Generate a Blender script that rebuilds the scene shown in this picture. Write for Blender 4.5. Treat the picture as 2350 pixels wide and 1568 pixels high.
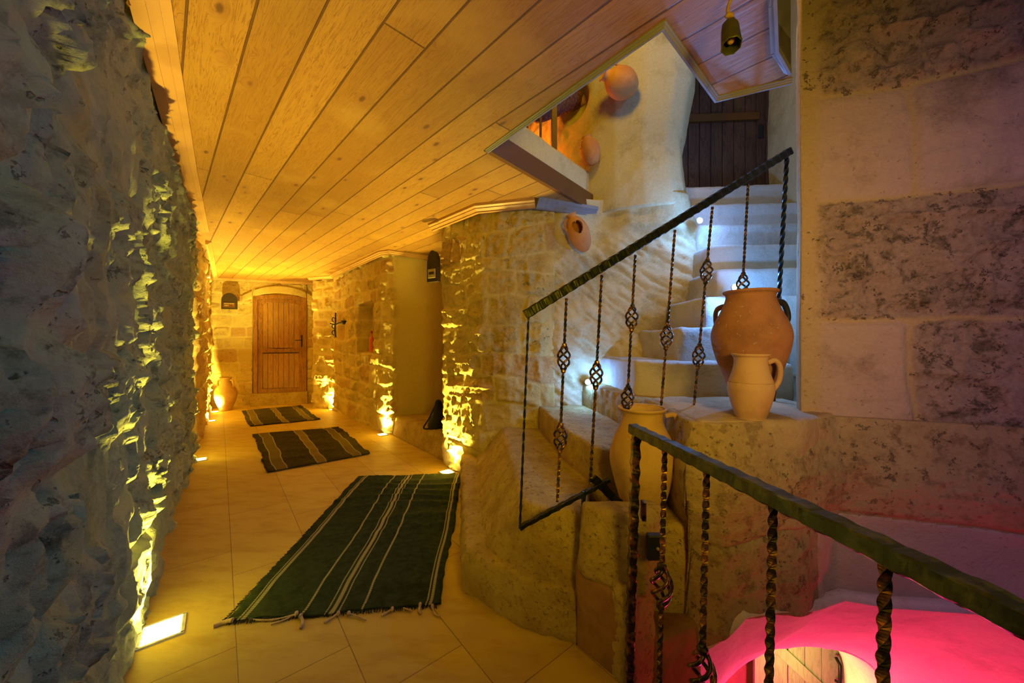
import bpy, bmesh, math, random
import numpy as np
from mathutils import Vector, Matrix
from mathutils.geometry import tessellate_polygon
for o in list(bpy.data.objects): bpy.data.objects.remove(o)
S = bpy.context.scene
COL = S.collection
PI = math.pi
# ------------------------------------------------------------------ camera, world, exposure
CAMZ = 1.35
cam = bpy.data.cameras.new('camera'); cam.sensor_width = 36; cam.lens = 12.715; cam.clip_start = 0.02
camo = bpy.data.objects.new('camera', cam); COL.objects.link(camo)
camo.location = (0, 0, CAMZ); camo.rotation_euler = (PI/2, 0, 0); S.camera = camo
S.view_settings.view_transform = 'Standard'; S.view_settings.look = 'None'
S.view_settings.exposure = 0.03; S.view_settings.gamma = 1.0; S.view_settings.use_curve_mapping = False
W = bpy.data.worlds.new('world'); S.world = W; W.use_nodes = True
W.node_tree.nodes['Background'].inputs[0].default_value = (0.25, 0.42, 1.0, 1)
W.node_tree.nodes['Background'].inputs[1].default_value = 0.02

def lamp(kind, loc, power, col, parent=None, rot=None, size=0.05, name='lamp', spot=None, blend=0.6, sx=None, sy=None):
    L = bpy.data.lights.new(name, kind); L.energy = power; L.color = col
    if kind == 'SPOT':
        L.spot_size = spot; L.spot_blend = blend; L.shadow_soft_size = size
    elif kind == 'AREA':
        L.shape = 'RECTANGLE'; L.size = sx; L.size_y = sy
    else: L.shadow_soft_size = size
    o = bpy.data.objects.new(name, L); COL.objects.link(o); o.location = loc
    if rot is not None: o.rotation_euler = rot
    if parent: o.parent = parent
    return o
def aim(o, target):
    d = Vector(target) - o.location
    o.rotation_euler = d.to_track_quat('-Z', 'Y').to_euler()
YEL = (1.0, 0.74, 0.12); BLU = (0.10, 0.32, 1.0); PNK = (1.0, 0.02, 0.16)
# fill spots added behind the camera, then unseen lamps of the upper floor
o = lamp('SPOT', (0.7, -0.5, 1.75), 150, (1.0, 0.62, 0.006), name='corridor_fill', size=.25, spot=1.75, blend=1.); aim(o, (0.3, 2.8, 1.85))
o = lamp('SPOT', (0.8, -0.5, 2.0), 46, (0.84, 0.44, 1.0), name='cool_corridor_fill', size=.2, spot=1.5, blend=1.); aim(o, (2.35, 1.5, 1.35))
o = lamp('SPOT', (0.7, 0.1, 1.9), 13, (0.05, 0.42, 1.0), name='blue_corridor_fill', size=.2, spot=1.3, blend=1.); aim(o, (-1.0, 0.75, 1.3))
lamp('POINT', (1.75, 2.35, 3.85), 17, (0.10, 0.32, 1.0), size=0.12, name='upper_floor_cool_lamp')
lamp('POINT', (0.65, 2.35, 4.1), 34, (1.0, 0.62, 0.01), size=0.15, name='upper_floor_warm_lamp')
lamp('POINT', (0.0, 4.3, 3.5), 30, (1.0, 0.25, 0.015), size=0.1, name='balcony_orange_lamp')

# ------------------------------------------------------------------ helpers: coordinates
def F(u, v, h=0.0):            # photo pixel -> point on the plane z = h
    f = 830.0*(CAMZ-h)/(v-784.0); return Vector(((u-1175)/830.0*f, f, h))
def D(u, v, f):                # photo pixel at distance f
    return Vector(((u-1175)/830.0*f, f, CAMZ-(v-784)/830.0*f))
def AC(a, c): return (c*.777-a*.629, c*.629+a*.777)   # corridor axes
# ------------------------------------------------------------------ helpers: noise
def _hash(i, j, seed):
    n = (i.astype(np.int64)*374761393 + j.astype(np.int64)*668265263 + int(seed)*974634777) & 0xffffffff
    n = ((n ^ (n >> 13)) * 1274126177) & 0xffffffff
    n = n ^ (n >> 16)
    return (n & 0xffff)/65535.0
def noise(x, y, seed=0):
    xi = np.floor(x); yi = np.floor(y); fx = x-xi; fy = y-yi
    fx = fx*fx*fx*(fx*(fx*6-15)+10); fy = fy*fy*fy*(fy*(fy*6-15)+10)
    a = _hash(xi, yi, seed); b = _hash(xi+1, yi, seed); c = _hash(xi, yi+1, seed); d = _hash(xi+1, yi+1, seed)
    return (a*(1-fx)+b*fx)*(1-fy) + (c*(1-fx)+d*fx)*fy
def fbm(x, y, seed=0, oct=5, gain=.5):
    v = 0; a = 1; t = 0
    for k in range(oct):
        v = v + a*noise(x*2**k+13.7*k, y*2**k+7.3*k, seed+k); t += a; a *= gain
    return v/t
def ridge(x, y, seed=0, oct=5):
    v = 0; a = 1; t = 0
    for k in range(oct):
        v = v + a*(1-abs(2*noise(x*2**k+3.1*k, y*2**k+9.3*k, seed+k)-1)); t += a; a *= .55
    return v/t
def sstep(a, b, x):
    t = np.clip((x-a)/(b-a), 0, 1); return t*t*(3-2*t)
def masonry(s, z, seed=0, rh=.25, sw=.4, rough=.02, off=.02, mort=.015, warp=.03, rows=None, cols=None, bev=.04, fine=1.0, roughs=None, fq=1.):
    rnd = np.random.RandomState(seed)
    s2 = s + warp*(noise(s*2.3, z*2.3, seed+50)-.5)*2 + warp*.5*(noise(s*8, z*8, seed+51)-.5)
    z2 = z + warp*(noise(s*1.7, z*2.1, seed+52)-.5)*2 + warp*.5*(noise(s*8, z*8, seed+53)-.5)
    if rows is None:
        rows = [z.min()-.3]
        while rows[-1] < z.max()+.3: rows.append(rows[-1]+rh*(.75+.5*rnd.rand()))
    rows = np.array(rows)
    ri = np.clip(np.searchsorted(rows, z2)-1, 0, len(rows)-2)
    dz = np.minimum(z2-rows[ri], rows[ri+1]-z2)
    ds = np.full_like(s, 9.); ident = np.zeros_like(s)
    for r in range(len(rows)-1):
        m = ri == r
        if not m.any(): continue
        if cols is not None and r < len(cols) and cols[r] is not None: cb = list(cols[r])
        else:
            cb = [s.min()-.5-rnd.rand()*sw]
            while cb[-1] < s.max()+.5: cb.append(cb[-1]+sw*(.6+.8*rnd.rand()))
        cb = np.array(cb); ci = np.clip(np.searchsorted(cb, s2[m])-1, 0, len(cb)-2)
        ds[m] = np.minimum(s2[m]-cb[ci], cb[ci+1]-s2[m]); ident[m] = r*131+ci
    e = np.minimum(dz, ds) - .25*bev*np.clip(1-np.abs(dz-ds)/bev, 0, 1)
    prof = sstep(.004, bev, e)
    r1 = _hash(ident, ident*0+3, seed); r2 = _hash(ident, ident*0+5, seed); r3 = _hash(ident, ident*0+9, seed)
    if roughs is not None:
        for k, v in roughs.items(): r2 = np.where(ident == k, v, r2)
    body = off*(r1*2-1) + rough*(.3+1.1*r2)*(ridge(s*4.5*fq+r1*40, z*4.5*fq+r3*17, seed+7, 5)-.55)*2*fine
    micro = .004*(fbm(s*40, z*40, seed+30, 3)-.5)*(.4+r2)
    h = prof*body - mort*(1-prof) + micro
    return h, np.stack([r3, 1-sstep(.0, bev*.7, e), r2, np.ones_like(s)], -1)

# ------------------------------------------------------------------ helpers: objects
def setp(o, label=None, cat=None, group=None, kind=None):
    if label: o['label'] = label
    if cat: o['category'] = cat
    if group: o['group'] = group
    if kind: o['kind'] = kind
    return o
def struct(o): o['kind'] = 'structure'; return o
def thing(name, label, cat, loc=(0, 0, 0), rot=(0, 0, 0), group=None):
    o = bpy.data.objects.new(name, None); COL.objects.link(o); o.empty_display_size = .05
    o.location = loc; o.rotation_euler = rot
    return setp(o, label, cat, group)
def mesh_obj(name, verts, faces, m, parent=None, smooth=True, attr=None, uv=None):
    me = bpy.data.meshes.new(name)
    verts = np.asarray(verts, dtype=np.float32).reshape(-1, 3)
    me.from_pydata(verts.tolist(), [], faces) if not isinstance(faces, np.ndarray) else _fast(me, verts, faces)
    if attr is not None:
        a = me.attributes.new('tint', 'FLOAT_COLOR', 'POINT')
        full = np.ones((len(verts), 4), dtype=np.float32); full[:len(attr)] = attr
        a.data.foreach_set('color', full.ravel())
    if uv is not None:
        l = me.uv_layers.new(name='UVMap'); vi = np.zeros(len(me.loops), dtype=np.int32)
        me.loops.foreach_get('vertex_index', vi); l.data.foreach_set('uv', np.asarray(uv, dtype=np.float32)[vi].ravel())
    me.materials.append(m)
    if smooth: me.polygons.foreach_set('use_smooth', [True]*len(me.polygons))
    me.update()
    o = bpy.data.objects.new(name, me); COL.objects.link(o)
    if parent: o.parent = parent
    return o
def _fast(me, verts, quads):
    n = len(quads)
    me.vertices.add(len(verts)); me.vertices.foreach_set('co', verts.ravel())
    me.loops.add(n*4); me.loops.foreach_set('vertex_index', quads.astype(np.int32).ravel())
    me.polygons.add(n); me.polygons.foreach_set('loop_start', np.arange(0, n*4, 4, dtype=np.int32))
    me.update(calc_edges=True); me.validate()
def bm_obj(name, bm, m, parent=None, smooth=False, bevel=0):
    me = bpy.data.meshes.new(name); bmesh.ops.recalc_face_normals(bm, faces=bm.faces); bm.to_mesh(me); bm.free()
    me.materials.append(m)
    if smooth: me.polygons.foreach_set('use_smooth', [True]*len(me.polygons))
    o = bpy.data.objects.new(name, me); COL.objects.link(o)
    if parent: o.parent = parent
    if bevel:
        b = o.modifiers.new('b', 'BEVEL'); b.width = bevel; b.segments = 2; b.limit_method = 'ANGLE'
    return o
def box_bm(bm, c, d, M=None):
    vs = []
    for x in (-.5, .5):
        for y in (-.5, .5):
            for z in (-.5, .5):
                p = Vector((c[0]+x*d[0], c[1]+y*d[1], c[2]+z*d[2])); vs.append(bm.verts.new(M @ p if M else p))
    for f in ((0, 1, 3, 2), (4, 6, 7, 5), (0, 4, 5, 1), (2, 3, 7, 6), (0, 2, 6, 4), (1, 5, 7, 3)): bm.faces.new([vs[i] for i in f])
def box(name, c, d, m, parent=None, M=None, bevel=.004):
    bm = bmesh.new(); box_bm(bm, c, d, M); return bm_obj(name, bm, m, parent, bevel=bevel)
def grid_wall(name, path, z0, z1, res, hfun, m, zbot=None, ztop=None, thick=.22, ycap=None, zres=None, xyf=None):
    """a wall: plan path (left to right as seen), height field pushed toward the viewer, with real thickness"""
    P = np.array(path, dtype=float); seg = np.linalg.norm(P[1:]-P[:-1], axis=1); cs = np.concatenate([[0], np.cumsum(seg)])
    ns = max(2, int(cs[-1]/res)); nz = max(2, int((z1-z0)/(zres or res)))
    sv = np.linspace(0, cs[-1], ns)
    X = np.interp(sv, cs, P[:, 0]); Y = np.interp(sv, cs, P[:, 1])
    k = max(1, int(.05/res))
    dx = np.gradient(X); dy = np.gradient(Y)
    ker = np.ones(2*k+1)/(2*k+1)
    dx = np.convolve(np.pad(dx, k, mode='edge'), ker, 'valid'); dy = np.convolve(np.pad(dy, k, mode='edge'), ker, 'valid')
    L = np.hypot(dx, dy)+1e-9; nx = dy/L; ny = -dx/L
    tt = np.linspace(0, 1, nz)
    s = np.repeat(sv[:, None], nz, 1)
    zb = np.full(ns, z0) if zbot is None else np.array([zbot(q) for q in sv]); zt = np.full(ns, z1) if ztop is None else np.array([ztop(q) for q in sv])
    z = zb[:, None] + (zt-zb)[:, None]*tt[None, :]
    h, tint = hfun(s, z)
    Xg = X[:, None] + nx[:, None]*h; Yg = Y[:, None] + ny[:, None]*h
    if xyf is not None: Xg, Yg = xyf(Xg, Yg, z, s)
    V = np.stack([Xg, Yg, z], -1).reshape(-1, 3)
    idx = np.arange(ns*nz).reshape(ns, nz)
    q = np.stack([idx[:-1, :-1], idx[1:, :-1], idx[1:, 1:], idx[:-1, 1:]], -1).reshape(-1, 4)
    # back layer (coarse copy of the border joined to the front)
    B = np.stack([Xg - nx[:, None]*thick, Yg - ny[:, None]*thick, z], -1)
    border = [(i, 0) for i in range(ns)] + [(ns-1, j) for j in range(1, nz)] + [(i, nz-1) for i in range(ns-2, -1, -1)] + [(0, j) for j in range(nz-2, 0, -1)]
    bi = np.array(border); nb = len(border)
    # smooth the back border in depth
    VB = B[bi[:, 0], bi[:, 1]]
    off = len(V); fr = idx[bi[:, 0], bi[:, 1]]; bk = off+np.arange(nb)
    sk = np.stack([fr, bk, np.roll(bk, -1), np.roll(fr, -1)], -1)
    st = max(1, ns//40); ii = np.unique(np.append(np.arange(0, ns, st), ns-1)); jj = np.array([0, nz//2, nz-1])
    CB = np.stack([(X-nx*thick)[ii][:, None]+0*jj[None, :], (Y-ny*thick)[ii][:, None]+0*jj[None, :], z[ii][:, jj]], -1).reshape(-1, 3)
    off2 = off+nb; ci = off2+np.arange(len(ii)*3).reshape(len(ii), 3)
    cq = np.stack([ci[:-1, :-1], ci[:-1, 1:], ci[1:, 1:], ci[1:, :-1]], -1).reshape(-1, 4)
    T = np.concatenate([tint.reshape(-1, 4), tint[bi[:, 0], bi[:, 1]]])
    return mesh_obj(name, np.concatenate([V, VB, CB]), np.concatenate([q, sk, cq]), m, attr=T)
def sweep(pts, rad, n=8, square=False, twist=0., caps=True, closed=False):
    pts = [Vector(p) for p in pts]; N = len(pts); V = []; Fc = []
    rads = rad if isinstance(rad, (list, tuple)) else [rad]*N
    up = Vector((0, 0, 1)); t0 = (pts[1]-pts[0]).normalized()
    if abs(t0.dot(up)) > .95: up = Vector((0, 1, 0))
    u = t0.cross(up).normalized(); L = 0
    for i in range(N):
        t = (pts[min(i+1, N-1)]-pts[max(i-1, 0)]).normalized()
        u = (u - t*u.dot(t)).normalized(); w = t.cross(u)
        if i: L += (pts[i]-pts[i-1]).length
        for k in range(n):
            a = 2*PI*k/n + twist*L; r = rads[i]
            if square: b = 2*PI*k/n; r = r/max(abs(math.cos(b)), abs(math.sin(b)))*.82
            V.append(pts[i]+u*math.cos(a)*r+w*math.sin(a)*r)
    for i in range(N-1):
        for k in range(n):
            Fc.append((i*n+k, i*n+(k+1) % n, (i+1)*n+(k+1) % n, (i+1)*n+k))
    if caps: Fc.append(tuple(range(n))[::-1]); Fc.append(tuple((N-1)*n+k for k in range(n)))
    return V, Fc
def tube(name, pts, rad, m, parent=None, n=8, **kw):
    smooth = kw.pop('smooth', True)
    V, Fc = sweep(pts, rad, n, **kw); return mesh_obj(name, V, Fc, m, parent, smooth)
def join(parts):
    V = []; Fc = []
    for v, f in parts:
        o = len(V); V += list(v); Fc += [tuple(i+o for i in q) for q in f]
    return V, Fc
def smoothpath(pts, k=8):
    pts = [Vector(p) for p in pts]; out = []
    for i in range(len(pts)-1):
        p0 = pts[max(i-1, 0)]; p1 = pts[i]; p2 = pts[i+1]; p3 = pts[min(i+2, len(pts)-1)]
        for j in range(k):
            t = j/k
            out.append(.5*((2*p1)+(p2-p0)*t+(2*p0-5*p1+4*p2-p3)*t*t+(3*p1-p0-3*p2+p3)*t**3))
    return out+[pts[-1]]
def lathe(name, prof, m, parent=None, n=64, wobble=0., hole=None, arc=2*PI):
    pp = [p for p in smoothpath([(r, 0, z) for r, z in prof], 6)]
    V = []; Fc = []; full = arc > 6.28
    for i, p in enumerate(pp):
        for k in range(n):
            a = arc*k/(n if full else n-1); r = max(.0005, p.x)*(1+wobble*math.sin(2*a+3*p.z*8)+wobble*.5*math.sin(3*a+1))
            V.append((r*math.cos(a), r*math.sin(a), p.z))
    for i in range(len(pp)-1):
        for k in range(n if full else n-1):
            if hole and hole(arc*(k+.5)/n, (pp[i].z+pp[i+1].z)/2, i/len(pp)): continue
            Fc.append((i*n+k, i*n+(k+1) % n, (i+1)*n+(k+1) % n, (i+1)*n+k))
    return mesh_obj(name, V, Fc, m, parent)
# ------------------------------------------------------------------ helpers: materials
class NT:
    def __init__(s, name):
        s.m = bpy.data.materials.new(name); s.m.use_nodes = True; s.t = s.m.node_tree
        s.b = s.t.nodes['Principled BSDF']; s.g = s.t.nodes.new('ShaderNodeNewGeometry'); s.pos = s.g.outputs['Position']
        s.tc = s.t.nodes.new('ShaderNodeTexCoord')
    def n(s, k, **kw):
        x = s.t.nodes.new(k)
        for a, v in kw.items(): setattr(x, a, v)
        return x
    def lk(s, a, b):
        if hasattr(a, 'is_output') or isinstance(a, bpy.types.NodeSocket): s.t.links.new(a, b)
        elif isinstance(a, (tuple, list)): b.default_value = tuple(a)+((1,) if len(a) == 3 and len(b.default_value) == 4 else ())
        else: b.default_value = a
    def math(s, op, a, b=0., c=0.):
        x = s.n('ShaderNodeMath', operation=op); s.lk(a, x.inputs[0]); s.lk(b, x.inputs[1]); s.lk(c, x.inputs[2]); return x.outputs[0]
    def ramp(s, v, a, b, lo=0., hi=1.):
        x = s.n('ShaderNodeMapRange', interpolation_type='SMOOTHSTEP'); s.lk(v, x.inputs[0])
        for i, q in enumerate((a, b, lo, hi)): x.inputs[i+1].default_value = q
        return x.outputs[0]
    def mix(s, f, a, b, mode='MIX'):
        x = s.n('ShaderNodeMix', data_type='RGBA', blend_type=mode); s.lk(f, x.inputs[0]); s.lk(a, x.inputs[6]); s.lk(b, x.inputs[7]); return x.outputs[2]
    def noise(s, scale, det=6, rough=.6, vec=None, dist=0.):
        x = s.n('ShaderNodeTexNoise'); s.lk(vec or s.tc.outputs['Object'], x.inputs['Vector']); x.inputs['Scale'].default_value = scale
        x.inputs['Detail'].default_value = det; x.inputs['Roughness'].default_value = rough; x.inputs['Distortion'].default_value = dist; return x.outputs[0]
    def vor(s, scale, vec=None, feat='F1', out=0):
        x = s.n('ShaderNodeTexVoronoi', feature=feat); s.lk(vec or s.tc.outputs['Object'], x.inputs['Vector']); x.inputs['Scale'].default_value = scale; return x.outputs[out]
    def mapv(s, rot=0., sc=(1, 1, 1), src=None, loc=(0, 0, 0)):
        x = s.n('ShaderNodeMapping'); s.lk(src or s.tc.outputs['Object'], x.inputs[0]); x.inputs['Rotation'].default_value = (0, 0, rot)
        x.inputs['Scale'].default_value = sc; x.inputs['Location'].default_value = loc; return x.outputs[0]
    def sep(s, v):
        x = s.n('ShaderNodeSeparateXYZ'); s.lk(v, x.inputs[0]); return x.outputs
    def bump(s, h, strength=.5, dist=.01, prev=None):
        x = s.n('ShaderNodeBump'); s.lk(h, x.inputs['Height']); x.inputs['Strength'].default_value = strength; x.inputs['Distance'].default_value = dist
        if prev is not None: s.lk(prev, x.inputs['Normal'])
        return x.outputs[0]
    def fin(s, col, rough=.8, normal=None, metal=0., spec=.3):
        s.lk(col, s.b.inputs['Base Color']); s.lk(rough, s.b.inputs['Roughness']); s.b.inputs['Metallic'].default_value = metal
        s.b.inputs['Specular IOR Level'].default_value = spec
        if normal is not None: s.lk(normal, s.b.inputs['Normal'])
        return s.m
def stone_mat(name, ca, cb, cm, stain=(.25, .16, .08), pits=1.0, stainamt=.5, warm=(.55, .28, .10), bump=1.0):
    N = NT(name); at = N.n('ShaderNodeAttribute', attribute_name='tint'); sp = N.n('ShaderNodeSeparateColor'); N.lk(at.outputs['Color'], sp.inputs[0])
    R, G, B = sp.outputs
    n1 = N.noise(3.0, 8, .65); n2 = N.noise(14, 8, .7); n3 = N.noise(55, 5, .7)
    c = N.mix(R, ca, cb)
    c = N.mix(N.ramp(n1, .48, .7, 0, .8), c, tuple(.72*x for x in cb))
    c = N.mix(N.math('MULTIPLY', N.ramp(R, .80, .86), .75), c, warm)
    c = N.mix(N.math('MULTIPLY', N.ramp(n2, .50, .62, 0, stainamt), B), c, stain)
    pit = N.ramp(N.noise(38, 3, .55), .66, .72); pit = N.math('MULTIPLY', pit, N.math('ADD', N.math('MULTIPLY', B, .9), .15))
    pit2 = N.math('MULTIPLY', N.ramp(N.noise(16, 6, .75), .60, .66), N.ramp(B, .35, .7))
    pitm = N.math('MULTIPLY', N.math('MAXIMUM', pit, pit2), pits)
    c = N.mix(G, c, cm)
    c = N.mix(N.math('MULTIPLY', pitm, .45), c, tuple(.35*x for x in ca))
    c = N.mix(N.ramp(n3, .3, .75, 0, .35), c, tuple(min(1, 1.25*x) for x in ca))
    hh = N.math('SUBTRACT', N.math('ADD', N.math('MULTIPLY', n2, .6), N.math('MULTIPLY', n3, .35)), N.math('MULTIPLY', pitm, .9))
    return N.fin(c, .92, N.bump(hh, .8*bump, .022), spec=.15)
def plain(name, col, rough=.6, metal=0., bumpn=None, var=.15, spec=.4, bs=.3):
    N = NT(name); n = N.noise(bumpn or 20, 5, .6)
    c = N.mix(N.ramp(n, .35, .7), tuple(x*(1-var) for x in col), tuple(min(1, x*(1+var)) for x in col))
    return N.fin(c, rough, N.bump(n, bs, .004) if bumpn else None, metal, spec)
def emis(name, col, st):
    N = NT(name); N.lk(col, N.b.inputs['Emission Color']); N.b.inputs['Emission Strength'].default_value = st
    N.b.inputs['Base Color'].default_value = (.8, .8, .8, 1); return N.m
M = {}
M['stoneL'] = stone_mat('left_wall_stone', (.40, .44, .21), (.26, .30, .14), (.35, .38, .17), stain=(.07, .07, .03), pits=1.3, stainamt=.8, warm=(.34, .36, .2))
M['stone'] = stone_mat('corridor_stone', (.66, .53, .20), (.52, .38, .12), (.66, .55, .22), stain=(.36, .24, .10), warm=(.50, .30, .13))
M['stoneR'] = stone_mat('right_wall_stone', (.52, .39, .31), (.27, .20, .13), (.50, .37, .16), stain=(.06, .05, .02), pits=1.4, stainamt=.9, warm=(.36, .28, .2))
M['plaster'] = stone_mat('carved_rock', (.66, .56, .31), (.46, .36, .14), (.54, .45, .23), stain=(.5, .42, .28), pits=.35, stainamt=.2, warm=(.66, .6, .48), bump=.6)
M['ledge'] = stone_mat('brown_ledge_rock', (.46, .35, .19), (.35, .25, .12), (.4, .3, .16), stain=(.13, .08, .035), pits=1.0, stainamt=.8, warm=(.62, .53, .46))
M['vault'] = stone_mat('vault_plaster', (.78, .70, .66), (.72, .66, .6), (.6, .5, .5), pits=.4, stainamt=.2, warm=(.7, .6, .55), bump=.7)
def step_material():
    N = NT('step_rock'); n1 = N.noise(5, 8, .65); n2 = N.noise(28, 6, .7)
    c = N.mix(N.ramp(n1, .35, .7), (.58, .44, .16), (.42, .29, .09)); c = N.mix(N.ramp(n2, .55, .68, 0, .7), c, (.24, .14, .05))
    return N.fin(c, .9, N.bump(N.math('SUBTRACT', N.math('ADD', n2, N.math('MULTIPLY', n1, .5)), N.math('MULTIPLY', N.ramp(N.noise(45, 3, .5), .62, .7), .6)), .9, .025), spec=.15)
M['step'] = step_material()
def brown_rock():
    N = NT('brown_sandstone'); n1 = N.noise(6, 8, .65); n2 = N.noise(28, 6, .7)
    c = N.mix(N.ramp(n1, .35, .7), (.36, .19, .08), (.24, .12, .05))
    return N.fin(c, .9, N.bump(n2, .4, .01), spec=.15)
M['brownrock'] = brown_rock()
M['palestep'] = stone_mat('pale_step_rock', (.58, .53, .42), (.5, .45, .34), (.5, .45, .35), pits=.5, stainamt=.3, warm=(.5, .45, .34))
def wood_ceiling():
    N = NT('pine_boards'); ang = math.atan2(.718, -.696)    # board direction
    v = N.mapv(-ang); x, y, z = N.sep(v)                    # x runs along the boards, y across
    yy = N.math('DIVIDE', N.math('ADD', y, .264+20*.193), .193)
    k = N.math('FLOOR', yy); fr = N.math('SUBTRACT', yy, k)
    wn = N.n('ShaderNodeTexWhiteNoise', noise_dimensions='1D'); N.lk(k, wn.inputs['W']); rnd = wn.outputs['Value']
    xo = N.math('ADD', x, N.math('MULTIPLY', rnd, 7.0))
    xs = N.math('DIVIDE', xo, 3.6); kx = N.math('FLOOR', xs); fx = N.math('SUBTRACT', xs, kx)
    wn2 = N.n('ShaderNodeTexWhiteNoise', noise_dimensions='2D'); cb = N.n('ShaderNodeCombineXYZ'); N.lk(k, cb.inputs[0]); N.lk(kx, cb.inputs[1]); N.lk(cb.outputs[0], wn2.inputs['Vector']); r2 = wn2.outputs['Value']
    # knots: voronoi cells stretched along the board
    cv = N.n('ShaderNodeCombineXYZ'); N.lk(N.math('MULTIPLY', xo, 1.0), cv.inputs[0]); N.lk(N.math('MULTIPLY', yy, .42), cv.inputs[1]); N.lk(N.math('MULTIPLY', k, 3.7), cv.inputs[2])
    kd = N.vor(3.3, cv.outputs[0]); knot = N.ramp(kd, .05, .14, 1, 0); kring = N.ramp(kd, .08, .34, 1, 0)
    # grain: noise stretched along x, bent round the knots
    gv = N.n('ShaderNodeCombineXYZ'); N.lk(N.math('MULTIPLY', xo, 1.2), gv.inputs[0]); N.lk(N.math('ADD', N.math('MULTIPLY', y, 26.), N.math('MULTIPLY', kring, 1.6)), gv.inputs[1]); N.lk(N.math('MULTIPLY', k, 5.1), gv.inputs[2])
    g = N.noise(1.0, 5, .6, gv.outputs[0], .6)
    gl = N.math('ABSOLUTE', N.math('SINE', N.math('MULTIPLY', g, 42.)))
    c = N.mix(r2, (.44, .235, .042), (.30, .15, .025))
    c = N.mix(N.ramp(gl, .0, .6, .85, 0), c, (.22, .095, .018))
    c = N.mix(N.ramp(N.noise(2.2, 3, .5), .5, .75, 0, .45), c, (.50, .30, .07))
    c = N.mix(N.math('MULTIPLY', kring, .4), c, (.30, .13, .035)); c = N.mix(N.math('MULTIPLY', knot, .85), c, (.11, .045, .015))
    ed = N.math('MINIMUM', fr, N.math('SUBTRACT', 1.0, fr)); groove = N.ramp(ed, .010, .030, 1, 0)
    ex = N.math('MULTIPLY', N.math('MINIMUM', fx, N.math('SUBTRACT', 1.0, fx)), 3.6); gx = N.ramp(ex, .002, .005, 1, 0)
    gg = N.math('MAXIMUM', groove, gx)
    c = N.mix(N.math('MULTIPLY', gg, .8), c, (.09, .035, .012))  # shade in the board grooves painted into the base colour
    hh = N.math('SUBTRACT', N.math('MULTIPLY', gl, .05), gg)
    return N.fin(c, .42, N.bump(hh, .8, .008), spec=.4)
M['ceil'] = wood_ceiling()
def wood(name, a, b, axis=(1, 1, .12), rough=.5, sc=14, spec=.35, rings=22.):
    N = NT(name); v = N.mapv(0, axis); g = N.noise(sc, 6, .65, v, .8); gl = N.math('ABSOLUTE', N.math('SINE', N.math('MULTIPLY', g, rings)))
    c = N.mix(N.ramp(gl, .1, .9), b, a); c = N.mix(N.ramp(N.noise(3, 3, .5), .5, .7, 0, .5), c, b)
    return N.fin(c, rough, N.bump(gl, .15, .003), spec=spec)
M['trimwood'] = wood('moulding_wood', (.55, .32, .11), (.38, .20, .06), (1, 1, 1), .4, 5, rings=4.)
M['greywood'] = wood('pale_moulding_wood', (.24, .25, .27), (.15, .155, .17), (1, 1, 1), .45, 5, rings=4.)
M['door'] = wood('brown_door_wood', (.34, .16, .035), (.20, .085, .02), rough=.4)
M['doorpanel'] = wood('door_panel_wood', (.40, .21, .05), (.28, .14, .03), rough=.4)
M['darkwood'] = wood('dark_door_wood', (.11, .055, .028), (.06, .03, .016), rough=.55)
M['beam'] = wood('dark_red_beam_wood', (.15, .06, .010), (.09, .035, .007), (1, 1, 1), .5, 5, rings=4.)
M['greendoor'] = wood('grey_plank_door', (.42, .44, .27), (.32, .34, .2), rough=.6)
def floor_mat():
    N = NT('travertine_tiles'); P = N.tc.outputs['Object']; x, y, z = N.sep(P)
    c_ = N.math('ADD', N.math('MULTIPLY', x, .777), N.math('MULTIPLY', y, .629)); a_ = N.math('SUBTRACT', N.math('MULTIPLY', y, .777), N.math('MULTIPLY', x, .629))
    ci = N.math('DIVIDE', N.math('SUBTRACT', c_, .06-3.9), .39); k = N.math('FLOOR', ci); fc = N.math('SUBTRACT', ci, k)
    wn = N.n('ShaderNodeTexWhiteNoise', noise_dimensions='1D'); N.lk(k, wn.inputs['W'])
    ai = N.math('DIVIDE', N.math('ADD', N.math('SUBTRACT', a_, 2.01-9.3), N.math('MULTIPLY', N.math('MODULO', k, 3.), .31)), .93); ka = N.math('FLOOR', ai); fa = N.math('SUBTRACT', ai, ka)
    e1 = N.math('MULTIPLY', N.math('MINIMUM', fc, N.math('SUBTRACT', 1., fc)), .39); e2 = N.math('MULTIPLY', N.math('MINIMUM', fa, N.math('SUBTRACT', 1., fa)), .93)
    j = N.ramp(N.math('MINIMUM', e1, e2), .0008, .0028, 1, 0)
    w2 = N.n('ShaderNodeTexWhiteNoise', noise_dimensions='2D'); cb = N.n('ShaderNodeCombineXYZ'); N.lk(k, cb.inputs[0]); N.lk(ka, cb.inputs[1]); N.lk(cb.outputs[0], w2.inputs['Vector'])
    n1 = N.noise(3.5, 7, .65, N.mapv(.68, (1, 3, 1))); n2 = N.noise(22, 5, .65)
    c = N.mix(w2.outputs['Value'], (.62, .46, .10), (.52, .37, .075)); c = N.mix(N.ramp(n1, .42, .7, 0, .6), c, (.42, .26, .05))
    pit = N.ramp(n2, .70, .74); c = N.mix(N.math('MULTIPLY', pit, .7), c, (.2, .13, .05)); c = N.mix(N.math('MULTIPLY', j, .75), c, (.16, .1, .04))
    return N.fin(c, N.ramp(n1, .3, .7, .42, .6), N.bump(N.math('SUBTRACT', N.math('MULTIPLY', n1, .3), N.math('MAXIMUM', j, pit)), .5, .004), spec=.22)
M['floor'] = floor_mat()
def iron(name, dark, bronze, rough, metal=.85):
    N = NT(name); n = N.noise(30, 4, .6); c = N.mix(N.ramp(n, .45, .62), dark, bronze)
    return N.fin(c, rough, N.bump(N.noise(60, 4, .6), .25, .003), metal, .5)
M['iron'] = iron('patinated_iron', (.05, .045, .045), (.36, .18, .075), .36)
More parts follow.
